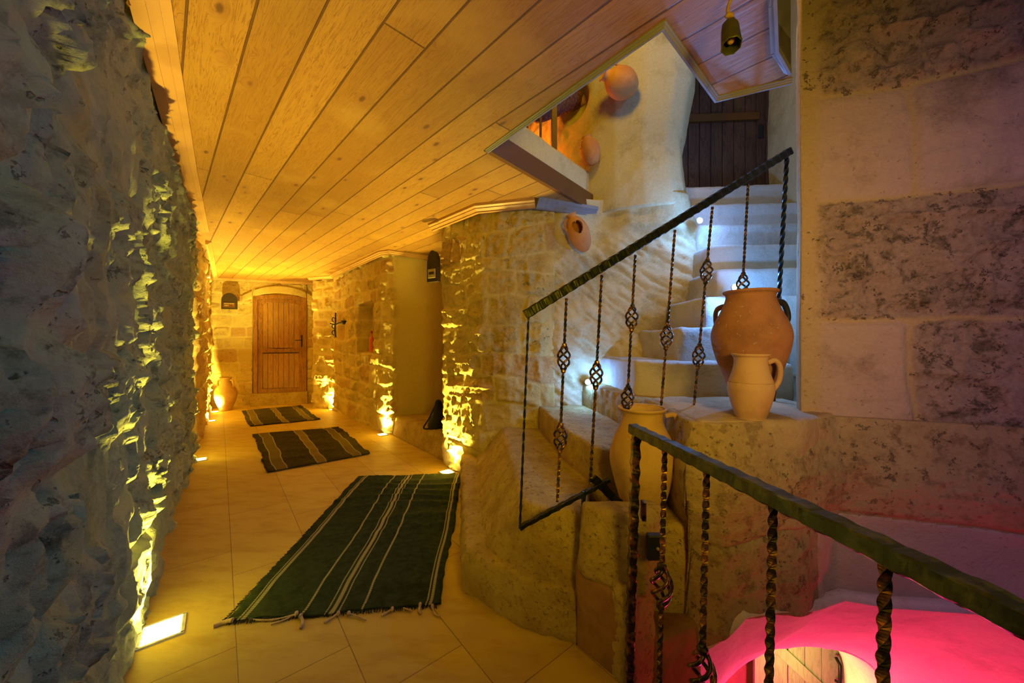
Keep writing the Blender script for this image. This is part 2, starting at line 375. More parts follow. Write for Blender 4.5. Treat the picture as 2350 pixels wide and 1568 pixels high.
M['rail'] = iron('black_hammered_iron', (.02, .026, .018), (.06, .065, .03), .42, .3)
M['railblack'] = iron('black_iron', (.008, .012, .014), (.02, .024, .024), .4, .4)
M['black'] = plain('black_paint', (.02, .022, .02), .45, bumpn=40)
def clay(name, a, b, dust=(.55, .45, .3)):
    N = NT(name); n = N.noise(5, 7, .65); m2 = N.noise(40, 4, .6); z = N.sep(N.tc.outputs['Object'])[2]
    rg = N.math('SINE', N.math('MULTIPLY', z, 190.))
    c = N.mix(N.ramp(n, .38, .66), a, b); c = N.mix(N.ramp(m2, .62, .72, 0, .6), c, dust)
    return N.fin(c, .75, N.bump(N.math('ADD', N.math('MULTIPLY', rg, .06), N.math('MULTIPLY', m2, .3)), .4, .006), spec=.25)
M['clay'] = clay('dark_terracotta', (.40, .19, .075), (.27, .12, .05))
M['clayp'] = clay('pale_terracotta', (.58, .38, .17), (.46, .28, .11))
M['clayo'] = clay('orange_terracotta', (.62, .28, .08), (.50, .2, .055))
M['yellowglow'] = emis('yellow_lamp_glass', (1, .78, .22), 30)
M['coolglow'] = emis('cool_lamp_glass', (.55, .75, 1), 40)
M['white'] = plain('white_plastic', (.7, .68, .6), .5)
M['sign'] = plain('dark_sign_wood', (.05, .035, .02), .5, bumpn=30)
M['signpale'] = plain('pale_sign_panel', (.5, .42, .22), .5)
M['rope'] = plain('hemp_rope', (.36, .22, .09), .9, bumpn=90)
M['horn'] = plain('green_bronze', (.09, .10, .03), .4, metal=.5, bumpn=25)
M['fringe'] = plain('wool_fringe', (.50, .36, .19), .95, bumpn=80)
M['cloth'] = plain('black_cloth', (.012, .014, .02), .9, bumpn=60)
M['reed'] = plain('woven_reed', (.16, .07, .05), .8, bumpn=60, var=.5)
M['bottle'] = plain('orange_glass', (.75, .16, .03), .3)
M['red'] = plain('red_cloth', (.5, .03, .02), .7)

# ================================================================== THE SETTING
CEIL = 2.65
def poly_slab(name, pts, z0, z1, m, kind=True):
    bm = bmesh.new(); a = [bm.verts.new((p[0], p[1], z0)) for p in pts]; b = [bm.verts.new((p[0], p[1], z1)) for p in pts]; n = len(pts)
    for t in tessellate_polygon([[Vector((p[0], p[1], 0)) for p in pts]]): bm.faces.new([a[k] for k in t]); bm.faces.new([b[k] for k in t])
    for i in range(n): bm.faces.new((a[i], a[(i+1) % n], b[(i+1) % n], b[i]))
    o = bm_obj(name, bm, m); return struct(o) if kind else o
poly_slab('floor', [AC(-1.6, -.5), AC(9.9, -.35), AC(9.9, 2.0), AC(7.4, 2.9), AC(3.0, 2.9), (-.1, 3.4), (.1, 2.2), (.285, 1.61), (.46, 1.40), (.62, .55), (.75, -1.0)], -.2, 0, M['floor'])
pA, pB, pC, pD, pE = (-.163, 2.46), (.62, 1.494), (1.087, 1.94), (1.39, 1.80), (.84, 3.67)
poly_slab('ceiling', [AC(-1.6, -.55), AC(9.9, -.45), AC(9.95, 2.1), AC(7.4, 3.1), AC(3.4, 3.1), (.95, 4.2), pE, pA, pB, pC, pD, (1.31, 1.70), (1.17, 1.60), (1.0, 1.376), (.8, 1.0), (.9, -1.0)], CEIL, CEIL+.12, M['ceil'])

# left wall of rough rubble, raked by the floor lights
Lp = [AC(-1.0, -.30), AC(1.0, -.28), AC(2.3, -.27), AC(3.65, -.27), AC(5.0, -.23), AC(5.45, -.23)]
def hL(s, z):
    h, t = masonry(s, z, 11, rh=.30, sw=.46, rough=.040, off=.018, mort=.016, warp=.07, bev=.06, fq=1.7)
    h = h + .05*(fbm(s*1.3, z*1.3, 5, 3)-.5)*1.6
    ll = ridge(s*3.4+4, z*2.6, 91, 5); h = h + .035*sstep(.69, .72, ll)*(.3+t[..., 2])   # broken faces that stand proud
    t[..., 1] *= .7
    return h, t
struct(grid_wall('wall_left', Lp, -.05, 2.85, .0125, hL, M['stoneL']))
Lp2 = [AC(5.44, -.62), AC(5.46, -.42), AC(6.1, -.42), AC(6.14, -.22), AC(8.0, -.17), AC(9.75, -.14)]
def hS(seed, rh=.26, sw=.4, rough=.035, off=.015, mort=.012, warp=.04, bev=.045, big=.03):
    def f(s, z):
        h, t = masonry(s, z, seed, rh, sw, rough, off, mort, warp, bev=bev)
        return h + big*(fbm(s*1.5, z*1.5, seed+3, 3)-.5), t
    return f
struct(grid_wall('wall_left_far', Lp2, -.05, 2.75, .03, hS(12, rough=.06), M['stone']))

# end wall with the arched door opening
eL, dL, dR = np.array((-6.35, 7.26)), np.array((-5.43, 7.60)), np.array((-4.50, 7.93))
def seglen(P): P = np.array(P); return np.concatenate([[0], np.cumsum(np.linalg.norm(P[1:]-P[:-1], axis=1))])
Ep = [eL, dL, dR, (-4.32, 7.99)]; Es = seglen(Ep); sD0, sD1 = Es[1]-.01, Es[2]+.01
def ezb(s):
    if s < sD0 or s > sD1: return -.05
    q = (s-sD0)/(sD1-sD0)*2-1; return 2.36-.10*q*q if abs(q) < .93 else 2.36-.10*q*q-(.25*(abs(q)-.93)/.07)
def hE(s, z):
    h, t = masonry(s, z, 23, .25, .42, .02, .01, .01, .03, bev=.035)
    # arch ring above the door
    q = (s-(sD0+sD1)/2)/((sD1-sD0)/2); zz = 2.40-.12*q*q; ring = sstep(.02, .0, zz-z)*sstep(.17, .15, z-zz+.02)*(np.abs(q) < 1.35)
    h = h*(1-ring)+.03*ring; t[..., 1] = t[..., 1]*(1-ring); t[..., 0] = np.where(ring > .5, .35, t[..., 0]); t[..., 2] = np.where(ring > .5, .25, t[..., 2])
    return h, t
struct(grid_wall('wall_end', Ep, -.05, 2.75, .016, hE, M['stone'], zbot=ezb, thick=.16))
Pp = [(-4.36, 8.02), (-4.12, 7.50), (-4.04, 7.34), (-3.85, 7.28), (-3.52, 7.18), (-3.40, 7.2)]
struct(grid_wall('wall_end_pier', Pp, -.05, 2.75, .018, hS(31, .2, .3, .05, .02, .01), M['stone']))
# sill step under the door
u_ = (dR-dL)/np.linalg.norm(dR-dL); n_ = np.array((u_[1], -u_[0]))
q0, q1 = dL-u_*.03+n_*.10, dR+u_*.03+n_*.10
poly_slab('trim_1', [q0, q1, q1-n_*.4, q0-n_*.4], 0, .26, M['step'])

# right wall of the corridor, with the small niche
Rp = [AC(7.75, 1.74), AC(7.3, 1.77), AC(6.3, 1.82), AC(5.32, 1.87), AC(5.15, 1.95), AC(5.14, 2.3), AC(5.14, 2.9)]; Rs = seglen(Rp)
def hR(s, z):
    h, t = masonry(s, z, 41, .24, .34, .045, .018, .012, .05, bev=.04)
    sa = 7.75-s
    fl = sstep(Rs[4]+.0, Rs[4]+.12, s)          # the smooth plastered face of the bay
    h = h*(1-fl)+.012*(fbm(s*4, z*4, 3, 4)-.5)*fl; t[..., 1] = np.maximum(t[..., 1], fl); t[..., 2] *= (1-fl)
    inn = sstep(5.70, 5.73, sa)*sstep(6.45, 6.42, sa)*sstep(1.16, 1.19, z)*sstep(1.98, 1.95, z)
    return h*(1-inn)-.26*inn, t
struct(grid_wall('wall_right_corridor', Rp, -.05, 2.75, .018, hR, M['stone'], thick=.35))
struct(grid_wall('wall_bay', [AC(5.3, 2.75), AC(4.4, 2.72), AC(3.5, 2.75)], -.05, 2.75, .04, hS(44, rough=.01, off=0, mort=.0), M['stone']))

# pillar and stone wall beside the stair foot
Kp = [AC(3.66, 2.85), AC(3.65, 2.2), AC(3.62, 1.97), AC(3.55, 1.90), (-.60, 3.80), (-.30, 3.53), (-.02, 3.44), (.27, 3.42), (.40, 3.43)]; Ks = seglen(Kp)
def hK(s, z):
    h, t = masonry(s, z, 57, .235, .34, .045, .014, .004, .06, bev=.03, fq=1.5)
    e = sstep(Ks[7]-.05+.03*math.pi*0, Ks[7]+.1, s+.08*(fbm(s*0+3, z*3, 8, 3)-.5))
    return h*(1-e) + .01*e + .03*(fbm(s*2, z*2, 6, 3)-.5), t
struct(grid_wall('wall_pillar', Kp, -.05, 2.75, .0135, hK, M['stone']))

# carved rock behind the stair (lower part), its corner leans in and out
def xr(z): return np.interp(z, [0, 1.4, 1.75, 2.12, 2.4, 2.56, 2.8, 3.0, 3.15, 3.5, 3.79, 4.3, 5], [1.82, 1.80, 1.76, 1.70, 1.64, 1.60, 1.55, 1.52, 1.50, 1.55, 1.60, 1.60, 1.55])
Cp = [(.20, 3.52), (.45, 3.44), (.80, 3.42), (1.20, 3.34), (1.50, 3.24), (1.62, 3.28), (1.70, 3.42), (1.86, 4.25)]; Cs = seglen(Cp)
def hC(s, z):
    big = .10*(fbm(s*1.1, z*1.0, 61, 3)-.5)
    a = .9; u = s*math.cos(a)+z*math.sin(a); w = -s*math.sin(a)+z*math.cos(a)
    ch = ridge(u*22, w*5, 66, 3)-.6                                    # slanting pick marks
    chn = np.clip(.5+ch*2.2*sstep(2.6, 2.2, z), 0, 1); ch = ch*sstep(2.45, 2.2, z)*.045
    soft = .012*(fbm(s*9, z*9, 62, 4)-.5)
    # hollows: round the heart jar, and a deep recess above the fourth step
    h1 = np.exp(-(((s-.60)/.17)**2+((z-2.36)/.26)**2)); big = big-.07*h1
    h2 = sstep(.35, .0, np.hypot((s-1.25)/1.3, (z-1.43)/.55)); big = big-.12*h2
    h3 = np.exp(-(((s-1.45)/.22)**2+((z-1.62)/.16)**2)); big = big-.14*h3
    led = .07*sstep(2.30, 2.42, z+.05*np.sin(s*5))*sstep(.75, .95, s)   # the column above stands proud
    t = np.stack([np.clip(.25*fbm(s*1.5, z*1.5, 70, 3)+.6*(1-chn), 0, .76), 0*s, .3+0*s, 1+0*s], -1)  # shading of the pick marks put into the tint, hollows darker
    return big+ch+soft+led, t
def shiftC(X, Y, z, s):
    wgt = sstep(Cs[3], Cs[5], s); return X + wgt*(xr(z)-1.62), Y+.13*sstep(2.15, 2.66, z)*sstep(.3, .9, s)
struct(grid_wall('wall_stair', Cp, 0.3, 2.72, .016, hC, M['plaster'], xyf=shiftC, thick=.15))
def hU(s, z):
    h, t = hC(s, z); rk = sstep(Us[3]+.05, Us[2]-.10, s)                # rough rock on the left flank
    h = h + rk*.06*(ridge(s*5, z*5, 77, 4)-.6)
    hole = np.exp(-((((s-1.29)/.15)**2+((z-3.84)/.15)**2)**2)); h = h-.16*hole; t[..., 2] = .3+rk*.5
    return h, t
Up = [(.10, 4.95), (.30, 4.45), (.62, 3.98), (.84, 3.66), (1.02, 3.50), (1.26, 3.40), (1.50, 3.36), (1.62, 3.40), (1.72, 3.55), (1.86, 4.3)]; Us = seglen(Up)
def shiftU(X, Y, z, s):
    wgt = sstep(Us[4], Us[7], s); return X + wgt*(xr(z)-1.62), Y
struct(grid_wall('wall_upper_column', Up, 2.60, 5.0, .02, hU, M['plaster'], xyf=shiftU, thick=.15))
# walls round the upper landing
def hP(seed, amp=.03):
    def f(s, z): return amp*(fbm(s*2, z*2, seed, 4)-.5)+.01*(fbm(s*14, z*14, seed+1, 3)-.5), np.stack([fbm(s*1.5, z*1.5, seed+2, 3), 0*s, .3+0*s, 1+0*s], -1)
    return f
struct(grid_wall('wall_upper_back', [(1.5, 4.22), (3.4, 4.12)], 1.0, 5.0, .05, hP(81), M['plaster']))
struct(grid_wall('wall_upper_right', [(2.86, 4.2), (2.60, 3.2), (2.0, 2.35), (1.74, 1.98)], .2, 5.0, .04, hP(83, .06), M['plaster'], thick=.1))
struct(grid_wall('wall_balcony_back', [(-1.9, 4.6), (.2, 5.2), (.6, 5.0)], 2.7, 5.0, .05, hP(85), M['stone']))

# right wall: big weathered blocks, with its thin lit edge toward the stair
Wp = [(1.86, 2.36), (1.76, 2.12), (1.52, 1.93), (1.47, 1.84), (1.53, 1.82), (2.2, 1.55), (2.95, 1.20), (3.5, .6)]; Ws = seglen(Wp); w0 = Ws[4]
rowsR = [.2, .92, 1.44, 2.03, 2.56, 3.25, 3.9]; 
colsR = [[-2, 9], [-2, w0+.37, w0+1.35, 9], [-2, w0+2.2, 9], [-2, w0+.36, w0+.78, w0+1.4, 9], [-2, w0+1.3, 9], [-2, 9]]
def hW(s, z):
    h, t = masonry(s, z, 71, rows=rowsR, cols=colsR, rough=.036, off=.014, mort=.008, warp=.03, bev=.03, fq=1.6,
                   roughs={131: .05, 132: .95, 262: 1.0, 263: .8, 393: .02, 394: .05, 395: .8, 396: .9, 524: .9, 525: .9, 655: 1.})
    gouge = 0*s
    for (ds, zz, rs, rz, d) in ((.30, 2.70, .06, .03, .04), (.60, 2.86, .05, .02, .03), (1.05, 1.75, .06, .025, .03), (.85, 2.04, .35, .03, .02), (1.2, 1.95, .3, .08, .02)):
        gouge = gouge + d*np.exp(-(((s-w0-ds)/rs)**2+((z-zz)/rz)**2))
    edge = sstep(w0+.05, w0-.02, s); t[..., 0] = .75*t[..., 2]*(1-edge); t[..., 1] = np.maximum(t[..., 1], edge)  # yellow lamplight on the edge strip painted with the mortar colour
    return h*(1-edge)-gouge+.02*(fbm(s*2, z*2, 73, 3)-.5), t
struct(grid_wall('wall_right', Wp, .93, 3.4, .011, hW, M['stoneR']))

# below it: the rock shelf face, the shoulder of the arch and the arch edge
Bp = [(.86, 2.3), (.83, 1.75), (.82, 1.64), (.92, 1.60), (1.30, 1.66), (1.56, 1.74), (2.2, 1.52), (2.95, 1.16), (3.5, .5)]; Bs = seglen(Bp)
archx = [.3, .60, .70, .81, 1.0, 1.16, 1.38, 1.72, 2.0, 2.2, 2.6, 3.0, 3.6]
archz = [-1.6, -.28, -.12, -.015,   .15, .155, .13, .14, .185, .14, .0, -.35, -1.2]
def bx(s): return float(np.interp(s, Bs, np.array(Bp)[:, 0]))
def bzb(s): return -.62 if s < Bs[2] else float(np.interp(bx(s), archx, archz))-.01
def hB(s, z):
    n = fbm(s*2.2, z*2.2, 91, 4)-.5; m2 = ridge(s*6, z*6, 92, 4)-.6
    sh = .44+.10*sstep(Bs[3], Bs[4]+.1, s)                           # line where the face ends and the shoulder begins
    lower = sstep(sh+.02, sh-.03, z)
    smooth = lower*sstep(Bs[4]+.08, Bs[4]+.16, s)                      # smooth plaster over the arch
    h = .05*n + .028*m2*(1-smooth) + .05*np.exp(-((z-.72)/.2)**2) - .02*lower
    h = h + lower*(1-sstep(Bs[4]-.05, Bs[4]+.25, s))*(.02+.16*np.clip(sh-z, 0, .5))
    h = h + smooth*(.012+.02*np.clip(sh-z, 0, .5)) - .012*np.exp(-((z-sh)/.012)**2)
    for cz in (): h = h-.01*np.exp(-((z-cz-.04*np.sin(s*3))/.01)**2)
    t = np.stack([np.where(smooth > .5, 1., np.clip(.45+.5*n, 0, .75)), smooth*.0, .75*(1-smooth)+.02, 1+0*s], -1)
    return h, t
struct(grid_wall('wall_right_lower', Bp, -.62, .985, .012, hB, M['ledge'], zbot=bzb, thick=.04))

# the vault below the arch, stepping down to the lower room
Q0 = []; Q1 = []
for i in range(121):
    t = i/120; x = .60+t*2.4; s_ = float(np.interp(x, [Bp[k][0] for k in (2, 3, 4, 5, 6, 7, 8)], Bs[[2, 3, 4, 5, 6, 7, 8]])); z = float(np.interp(x, archx, archz))
    y = float(np.interp(x, [.6, .82, .92, 1.30, 1.56, 2.2, 2.95], [1.66, 1.62, 1.60, 1.66, 1.74, 1.52, 1.16]))
    Q0.append((x, y-.01, z+.035)); a = PI*(1-t)
    Q1.append((1.86+.62*math.cos(a)*(1 if a > PI/2 else 1.25), 2.42+.05*math.cos(a), -1.25+.62*math.sin(a)**.75))
def vault(name, A, B, m, nz=90, amp=.035, seed=3):
    A = np.array(A); B = np.array(B); n = len(A); T = np.linspace(0, 1, nz)
    V = A[:, None]*(1-T)[None, :, None]+B[:, None]*T[None, :, None]
    ss, tt = np.meshgrid(np.linspace(0, 3, n), T, indexing='ij'); d = amp*(fbm(ss*4, tt*4, seed, 4)-.5)*sstep(0, .08, tt)
    V[..., 2] += d+.010*(ridge(ss*9, tt*6, seed+2, 4)-.6)*sstep(0, .08, tt); idx = np.arange(n*nz).reshape(n, nz)
    q = np.stack([idx[:-1, :-1], idx[:-1, 1:], idx[1:, 1:], idx[1:, :-1]], -1).reshape(-1, 4)
    at = np.stack([fbm(ss*2, tt*2, 5, 3), 0*ss, .4+0*ss, 1+0*ss], -1).reshape(-1, 4)
    o = mesh_obj(name, V.reshape(-1, 3), q, m, attr=at); so = o.modifiers.new('s', 'SOLIDIFY'); so.thickness = .05; so.offset = 1
    return struct(o)
vault('wall_vault', Q0, Q1, M['vault'])
Q2 = [(p[0]*1.03, p[1]+.42, p[2]-.16) for p in Q1]
vault('wall_vault_inner', Q1, Q2, M['vault'], 16, .015)
struct(grid_wall('wall_lower_room', [(.9, 3.4), (3.6, 3.25)], -3.3, -.6, .05, hP(95), M['stone']))
poly_slab('floor_lower', [(-.1, .3), (4, .3), (4, 3.5), (-.1, 3.5)], -3.4, -3.3, M['floor'])

# ------------------------------------------------------------------ mouldings
def strip(name, pts, w, h, m, zc=CEIL, side=1, steps=2):
    """ceiling moulding of stepped section along a plan path, on the viewer's side"""
    P = [Vector((p[0], p[1], 0)) for p in pts]; sec = [(0, 0), (w, 0), (w, -h*.35), (w*.72, -h*.5), (w*.72, -h*.62), (w*.4, -h*.85), (w*.4, -h), (0, -h)]
    V = []; n = len(sec)
    for i, p in enumerate(P):
        a = (p-P[i-1]).normalized() if i else None; b = (P[i+1]-p).normalized() if i < len(P)-1 else None
        na = Vector((a.y, -a.x, 0)) if a else None; nb = Vector((b.y, -b.x, 0)) if b else None
        nn = (na+nb).normalized() if a and b else (na or nb); k = 1/max(.5, nn.dot(nb or na))
        for (d, z) in sec: V.append(p+nn*d*k*side+Vector((0, 0, zc+z+.001)))
    Fc = [(i*n+k, i*n+(k+1) % n, (i+1)*n+(k+1) % n, (i+1)*n+k) for i in range(len(P)-1) for k in range(n)]+[tuple(range(n)), tuple(range((len(P)-1)*n, len(P)*n))]
    o = mesh_obj(name, V, Fc, m, smooth=False); return struct(o)
strip('trim_2', [AC(-.8, -.27), AC(2.3, -.26), AC(3.6, -.25), AC(5.55, -.21)], .12, .045, M['trimwood'])
strip('trim_3', [AC(6.1, -.14), AC(9.6, -.08)], .06, .05, M['trimwood'])
strip('trim_4', [eL+n_*.02, dR+n_*.02, (-4.30, 8.0)], .06, .06, M['trimwood'])
strip('trim_5', [(-4.1, 7.34), (-3.55, 7.16), AC(7.3, 1.74), AC(5.25, 1.84), AC(5.12, 1.90), AC(5.10, 2.8)], .07, .06, M['trimwood'])
strip('trim_6', [AC(3.68, 1.86), (-.32, 3.47), (.22, 3.33)], .075, .075, M['trimwood'])
strip('trim_7', [(.21, 3.33), (.80, 3.57)], .09, .08, M['greywood'])
strip('trim_8', [pA, pB, pC, pD], .026, .022, M['greywood'])
strip('trim_9', [(1.33, 1.72), (1.17, 1.585), (.99, 1.35), (.8, 1.0)], .03, .03, M['greywood'])
# raised inner frame of the second ceiling opening
for k, (a, b) in enumerate((((1.31, 1.70), (1.17, 1.60)), ((1.17, 1.60), (1.0, 1.376)), ((1.0, 1.376), (.80, 1.0)))):
    a = Vector((*a, 0)); b = Vector((*b, 0)); d = (b-a).normalized(); nn = Vector((-d.y, d.x, 0))*-.02
    poly_slab('trim_%d' % (10+k), [(a+nn*0)[:2], b[:2], (b+nn)[:2], (a+nn)[:2]], CEIL-.02, CEIL+.42, M['greywood'])

# beam and plaster parapet of the balcony, posts above it
def bar_between(name, a, b, w, z0, z1, m, parent=None, res=None):
    a = Vector((a[0], a[1], 0)); b = Vector((b[0], b[1], 0)); d = (b-a).normalized(); n = Vector((-d.y, d.x, 0))*w
    return poly_slab(name, [a[:2], b[:2], (b+n)[:2], (a+n)[:2]], z0, z1, m, kind=False)
bm_ = bar_between('balcony_beam', (pA[0]-.03, pA[1]-.0), (pE[0]+.01, pE[1]+.02), -.035, CEIL-.005, CEIL+.155, M['beam'])
setp(bm_, 'dark reddish wooden beam edging the ceiling opening under the plaster parapet', 'beam')
dA = (Vector((*pE, 0))-Vector((*pA, 0))); dAu = dA.normalized()
struct(grid_wall('wall_balcony_parapet', [(pA[0]-.5*dAu.x-.01, pA[1]-.5*dAu.y+.04), (pE[0]+.03, pE[1]+.06)], CEIL+.15, 3.03, .02, hP(88, .02), M['plaster'], thick=.2))
poly_slab('floor_upper', [(-1.5, 1.2), (pA[0]-.2, pA[1]+.06), (pE[0]-.1, pE[1]+.2), (1.0, 4.3), (.2, 5.1), (-2.2, 4.6)], CEIL+.13, CEIL+.2, M['step'])
poly_slab('floor_landing', [(1.55, 3.75), (2.85, 3.70), (2.95, 4.3), (1.6, 4.3)], 2.3, 2.92, M['step'])
rl = thing('balcony_railing', 'dark wooden balcony railing above the plaster parapet against orange glow', 'railing', (0, 0, 0))
for (u, w) in ((1228, .018), (1259, .02), (1290, .05)):
    # point on the parapet top under that post
    t = (u-1175)/830.0; q = (t*pA[1]-pA[0])/(dAu.x-t*dAu.y); p = Vector((*pA, 0))+dAu*q+Vector((-.06, .09, 0))
    box('post', (p.x, p.y, 3.02+.55), (w, w, 1.1), M['beam'], rl, bevel=.003)
a = Vector((*pA, 0)) - dAu*.3; b = Vector((*pA, 0))+dAu*.75; tube('top_rail', [(a.x-.06, a.y+.09, 4.27), (b.x-.06, b.y+.09, 4.27)], .03, M['beam'], rl, 6)
# reed awning seen through the opening
rd = thing('reed_awning', 'rolled dark woven reed awning above the balcony, behind the posts', 'awning', (0, 0, 0))
a0, b0 = D(1232, 262, 3.4), D(1345, 225, 4.1)
for i in range(26):
    t = i/25; p = a0.lerp(b0, t)+Vector((0, 0, .05))
    ring = [p+Vector((0, .12*math.cos(x), .12*math.sin(x))) for x in np.linspace(0, 2*PI, 13)]
    if i < 25: q = a0.lerp(b0, (i+1)/25)+Vector((0, 0, .05)); tube('reed_bundle', [p, p.lerp(q, .5), q], [.10, .125, .10], M['reed'], rd, 12)

# ================================================================== STAIR
def rock(name, bot, top, z0, z1, m, parent=None, vox=.02, amp=.03, seed=0, bev=.03, scale=.25):
    bm = bmesh.new(); a = [bm.verts.new((p[0], p[1], z0)) for p in bot]
    b = [bm.verts.new((p[0], p[1], p[2] if len(p) > 2 else z1)) for p in top]; n = len(bot)
    bm.faces.new(a[::-1]); bm.faces.new(b)
    for i in range(n): bm.faces.new((a[i], a[(i+1) % n], b[(i+1) % n], b[i]))
    bmesh.ops.bevel(bm, geom=list(bm.edges), offset=bev, segments=3, affect='EDGES', profile=.6)
    o = bm_obj(name, bm, m, parent, smooth=True)
    r = o.modifiers.new('r', 'REMESH'); r.mode = 'VOXEL'; r.voxel_size = vox; r.use_smooth_shade = True
    for k, (sc, am) in enumerate(((scale, amp), (scale*.22, amp*.35))):
        tx = bpy.data.textures.new('c%s%d' % (name, k), 'CLOUDS'); tx.noise_scale = sc; tx.noise_depth = 3
        d = o.modifiers.new('d', 'DISPLACE'); d.texture = tx; d.strength = am; d.mid_level = .5; d.texture_coords = 'OBJECT' if False else 'GLOBAL'
    return o
st = thing('staircase', 'carved stone staircase climbing from the corridor to the dark upper door', 'staircase', (.5, 2.5, 0))
def step(bot, top, z0, z1, **kw):
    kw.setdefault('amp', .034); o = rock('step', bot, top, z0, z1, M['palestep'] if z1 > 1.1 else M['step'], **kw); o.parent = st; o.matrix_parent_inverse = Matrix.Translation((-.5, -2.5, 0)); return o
# flank block and first tread
step([(-.54, 3.75), (-.28, 1.96), (.03, 1.70), (.29, 1.60), (.45, 2.2), (.5, 3.5)], [(-.52, 3.72), (-.265, 1.99), (.05, 1.74), (.31, 1.65), (.45, 2.2), (.5, 3.5)], -.02, .215, amp=.045, scale=.14, vox=.014)
step([(-.40, 3.65), (-.20, 2.02), (.05, 1.74), (.32, 1.64), (.48, 2.2), (.5, 3.5)], [(-.10, 3.6), (.06, 1.90), (.12, 1.82), (.34, 1.72), (.48, 2.2), (.5, 3.5)], .15, .53, amp=.03, scale=.18, vox=.016)
step([(.24, 3.42), (.38, 2.4), (.46, 2.02), (.95, 2.05), (1.0, 3.4)], [(.24, 3.42), (.38, 2.4), (.48, 2.03), (.95, 2.06), (1.0, 3.4)], .2, .75)
step([(.64, 3.42), (.74, 2.9), (.84, 2.12), (1.3, 2.1), (1.6, 3.3)], [(.66, 3.42), (.76, 2.9), (.86, 2.13), (1.3, 2.1), (1.6, 3.3)], .3, .96)
step([(.80, 3.5), (.90, 2.68), (1.33, 2.30), (1.8, 2.3), (1.8, 3.5)], [(.82, 3.5), (.92, 2.70), (1.35, 2.33), (1.8, 2.3), (1.8, 3.5)], .3, 1.21, amp=.03, vox=.016)
step([(1.16, 3.5), (1.20, 2.62), (1.50, 2.50), (2.2, 2.6), (2.2, 3.5)], [(1.18, 3.5), (1.22, 2.64), (1.52, 2.52), (2.2, 2.6), (2.2, 3.5)], .4, 1.45)
zz = [1.68, 1.91, 2.15, 2.40, 2.65, 2.92]; ff = [2.58, 2.74, 2.95, 3.20, 3.38, 3.62]
for k in range(6):
    f = ff[k]; x0 = 1.40+.14*(k > 0)+.04*k; step([(x0, f+.02), (2.75, f-.06), (2.8, f+.7), (x0, f+.7)], [(x0, f+.04), (2.75, f-.04), (2.8, f+.7), (x0, f+.7)], zz[k]-.6, zz[k], amp=.016, vox=.018)
# blocks in front
b1 = rock('stone_block', [(.285, 1.63), (.31, 1.55), (.53, 1.42), (.69, 1.58), (.64, 1.67), (.33, 1.69)], [(.31, 1.66), (.33, 1.60), (.55, 1.50), (.68, 1.60), (.64, 1.67), (.33, 1.69)], .32, .62, M['step'], vox=.013, amp=.02, bev=.025)
setp(b1, 'pale squared stone block in front of the tall jar at the stair foot', 'stone')
b0 = rock('stone_block', [(.36, 1.70), (.66, 1.69), (.80, 1.72), (.80, 2.0), (.40, 2.0)], [(.36, 1.70), (.66, 1.69), (.80, 1.72), (.80, 2.0), (.40, 2.0)], .1, .455, M['step'], vox=.015, amp=.012, bev=.02)
setp(b0, 'low stone under the tall pale jar, behind the squared block', 'stone')
b2 = rock('stone_block', [(.285, 1.60), (.45, 1.42), (.62, 1.56), (.6, 1.9), (.32, 1.9)], [(.285, 1.61), (.43, 1.45), (.6, 1.56), (.6, 1.9), (.32, 1.9)], -.30, .335, M['brownrock'], vox=.013, amp=.025, bev=.02)
setp(b2, 'reddish brown sandstone block at floor level under the pale block', 'stone')
b5 = rock('stone_block', [(.40, 1.45), (.47, 1.385), (.60, 1.50), (.58, 1.75), (.45, 1.7)], [(.41, 1.47), (.47, 1.41), (.60, 1.51), (.58, 1.75), (.45, 1.7)], -.32, .36, M['step'], vox=.012, amp=.03, bev=.02, scale=.1)
setp(b5, 'narrow pale stone between brown block and the railing post', 'stone')
b3 = rock('stone_block', [(.52, 1.52), (.60, 1.46), (.83, 1.58), (.86, 1.8), (.55, 1.8)], [(.55, 1.56), (.62, 1.50), (.84, 1.60), (.86, 1.8), (.55, 1.8)], -.35, .12, M['brownrock'], vox=.013, amp=.03, bev=.03)
setp(b3, 'dark brown rounded stone behind the post beside the pink arch', 'stone')
struct(rock('wall_shelf_end', [(.56, 1.62), (.84, 1.60), (.86, 1.95), (.56, 1.95)], [(.58, 1.72), (.84, 1.66), (.86, 1.95), (.56, 1.95)], -.2, .50, M['step'], vox=.015, amp=.04))
# rock shelf with the jars
sh = rock('stone_ledge', [(.83, 1.60), (1.30, 1.62), (1.56, 1.72), (1.75, 1.9), (1.7, 2.35), (.86, 2.35)], [(.84, 1.62), (1.30, 1.62), (1.52, 1.74), (1.75, 1.9), (1.7, 2.35), (.88, 2.35)], 0.5, .995, M['ledge'], vox=.015, amp=.028, bev=.03)
setp(sh, 'broad rough stone ledge beside the right wall, carrying jar and jug', 'ledge')
# well sides under the corridor floor
struct(grid_wall('wall_well', [(.30, 1.72), (.285, 1.60), (.46, 1.39), (.63, .50), (.76, -1)], -3.3, -.19, .04, hS(99), M['stone'], thick=-.1))
# bay bench
bb = [AC(5.14, 1.93), AC(5.14, 2.72), AC(3.64, 2.72), AC(3.64, 1.96)]
tp = [AC(5.14, 1.98), AC(5.14, 2.72), AC(3.64, 2.72), AC(3.64, 2.02)]
setp(rock('stone_bench', bb, tp, -.02, .27, M['step'], vox=.025, amp=.03, bev=.03), 'low stone bench filling the bay between corridor wall and pillar', 'bench')

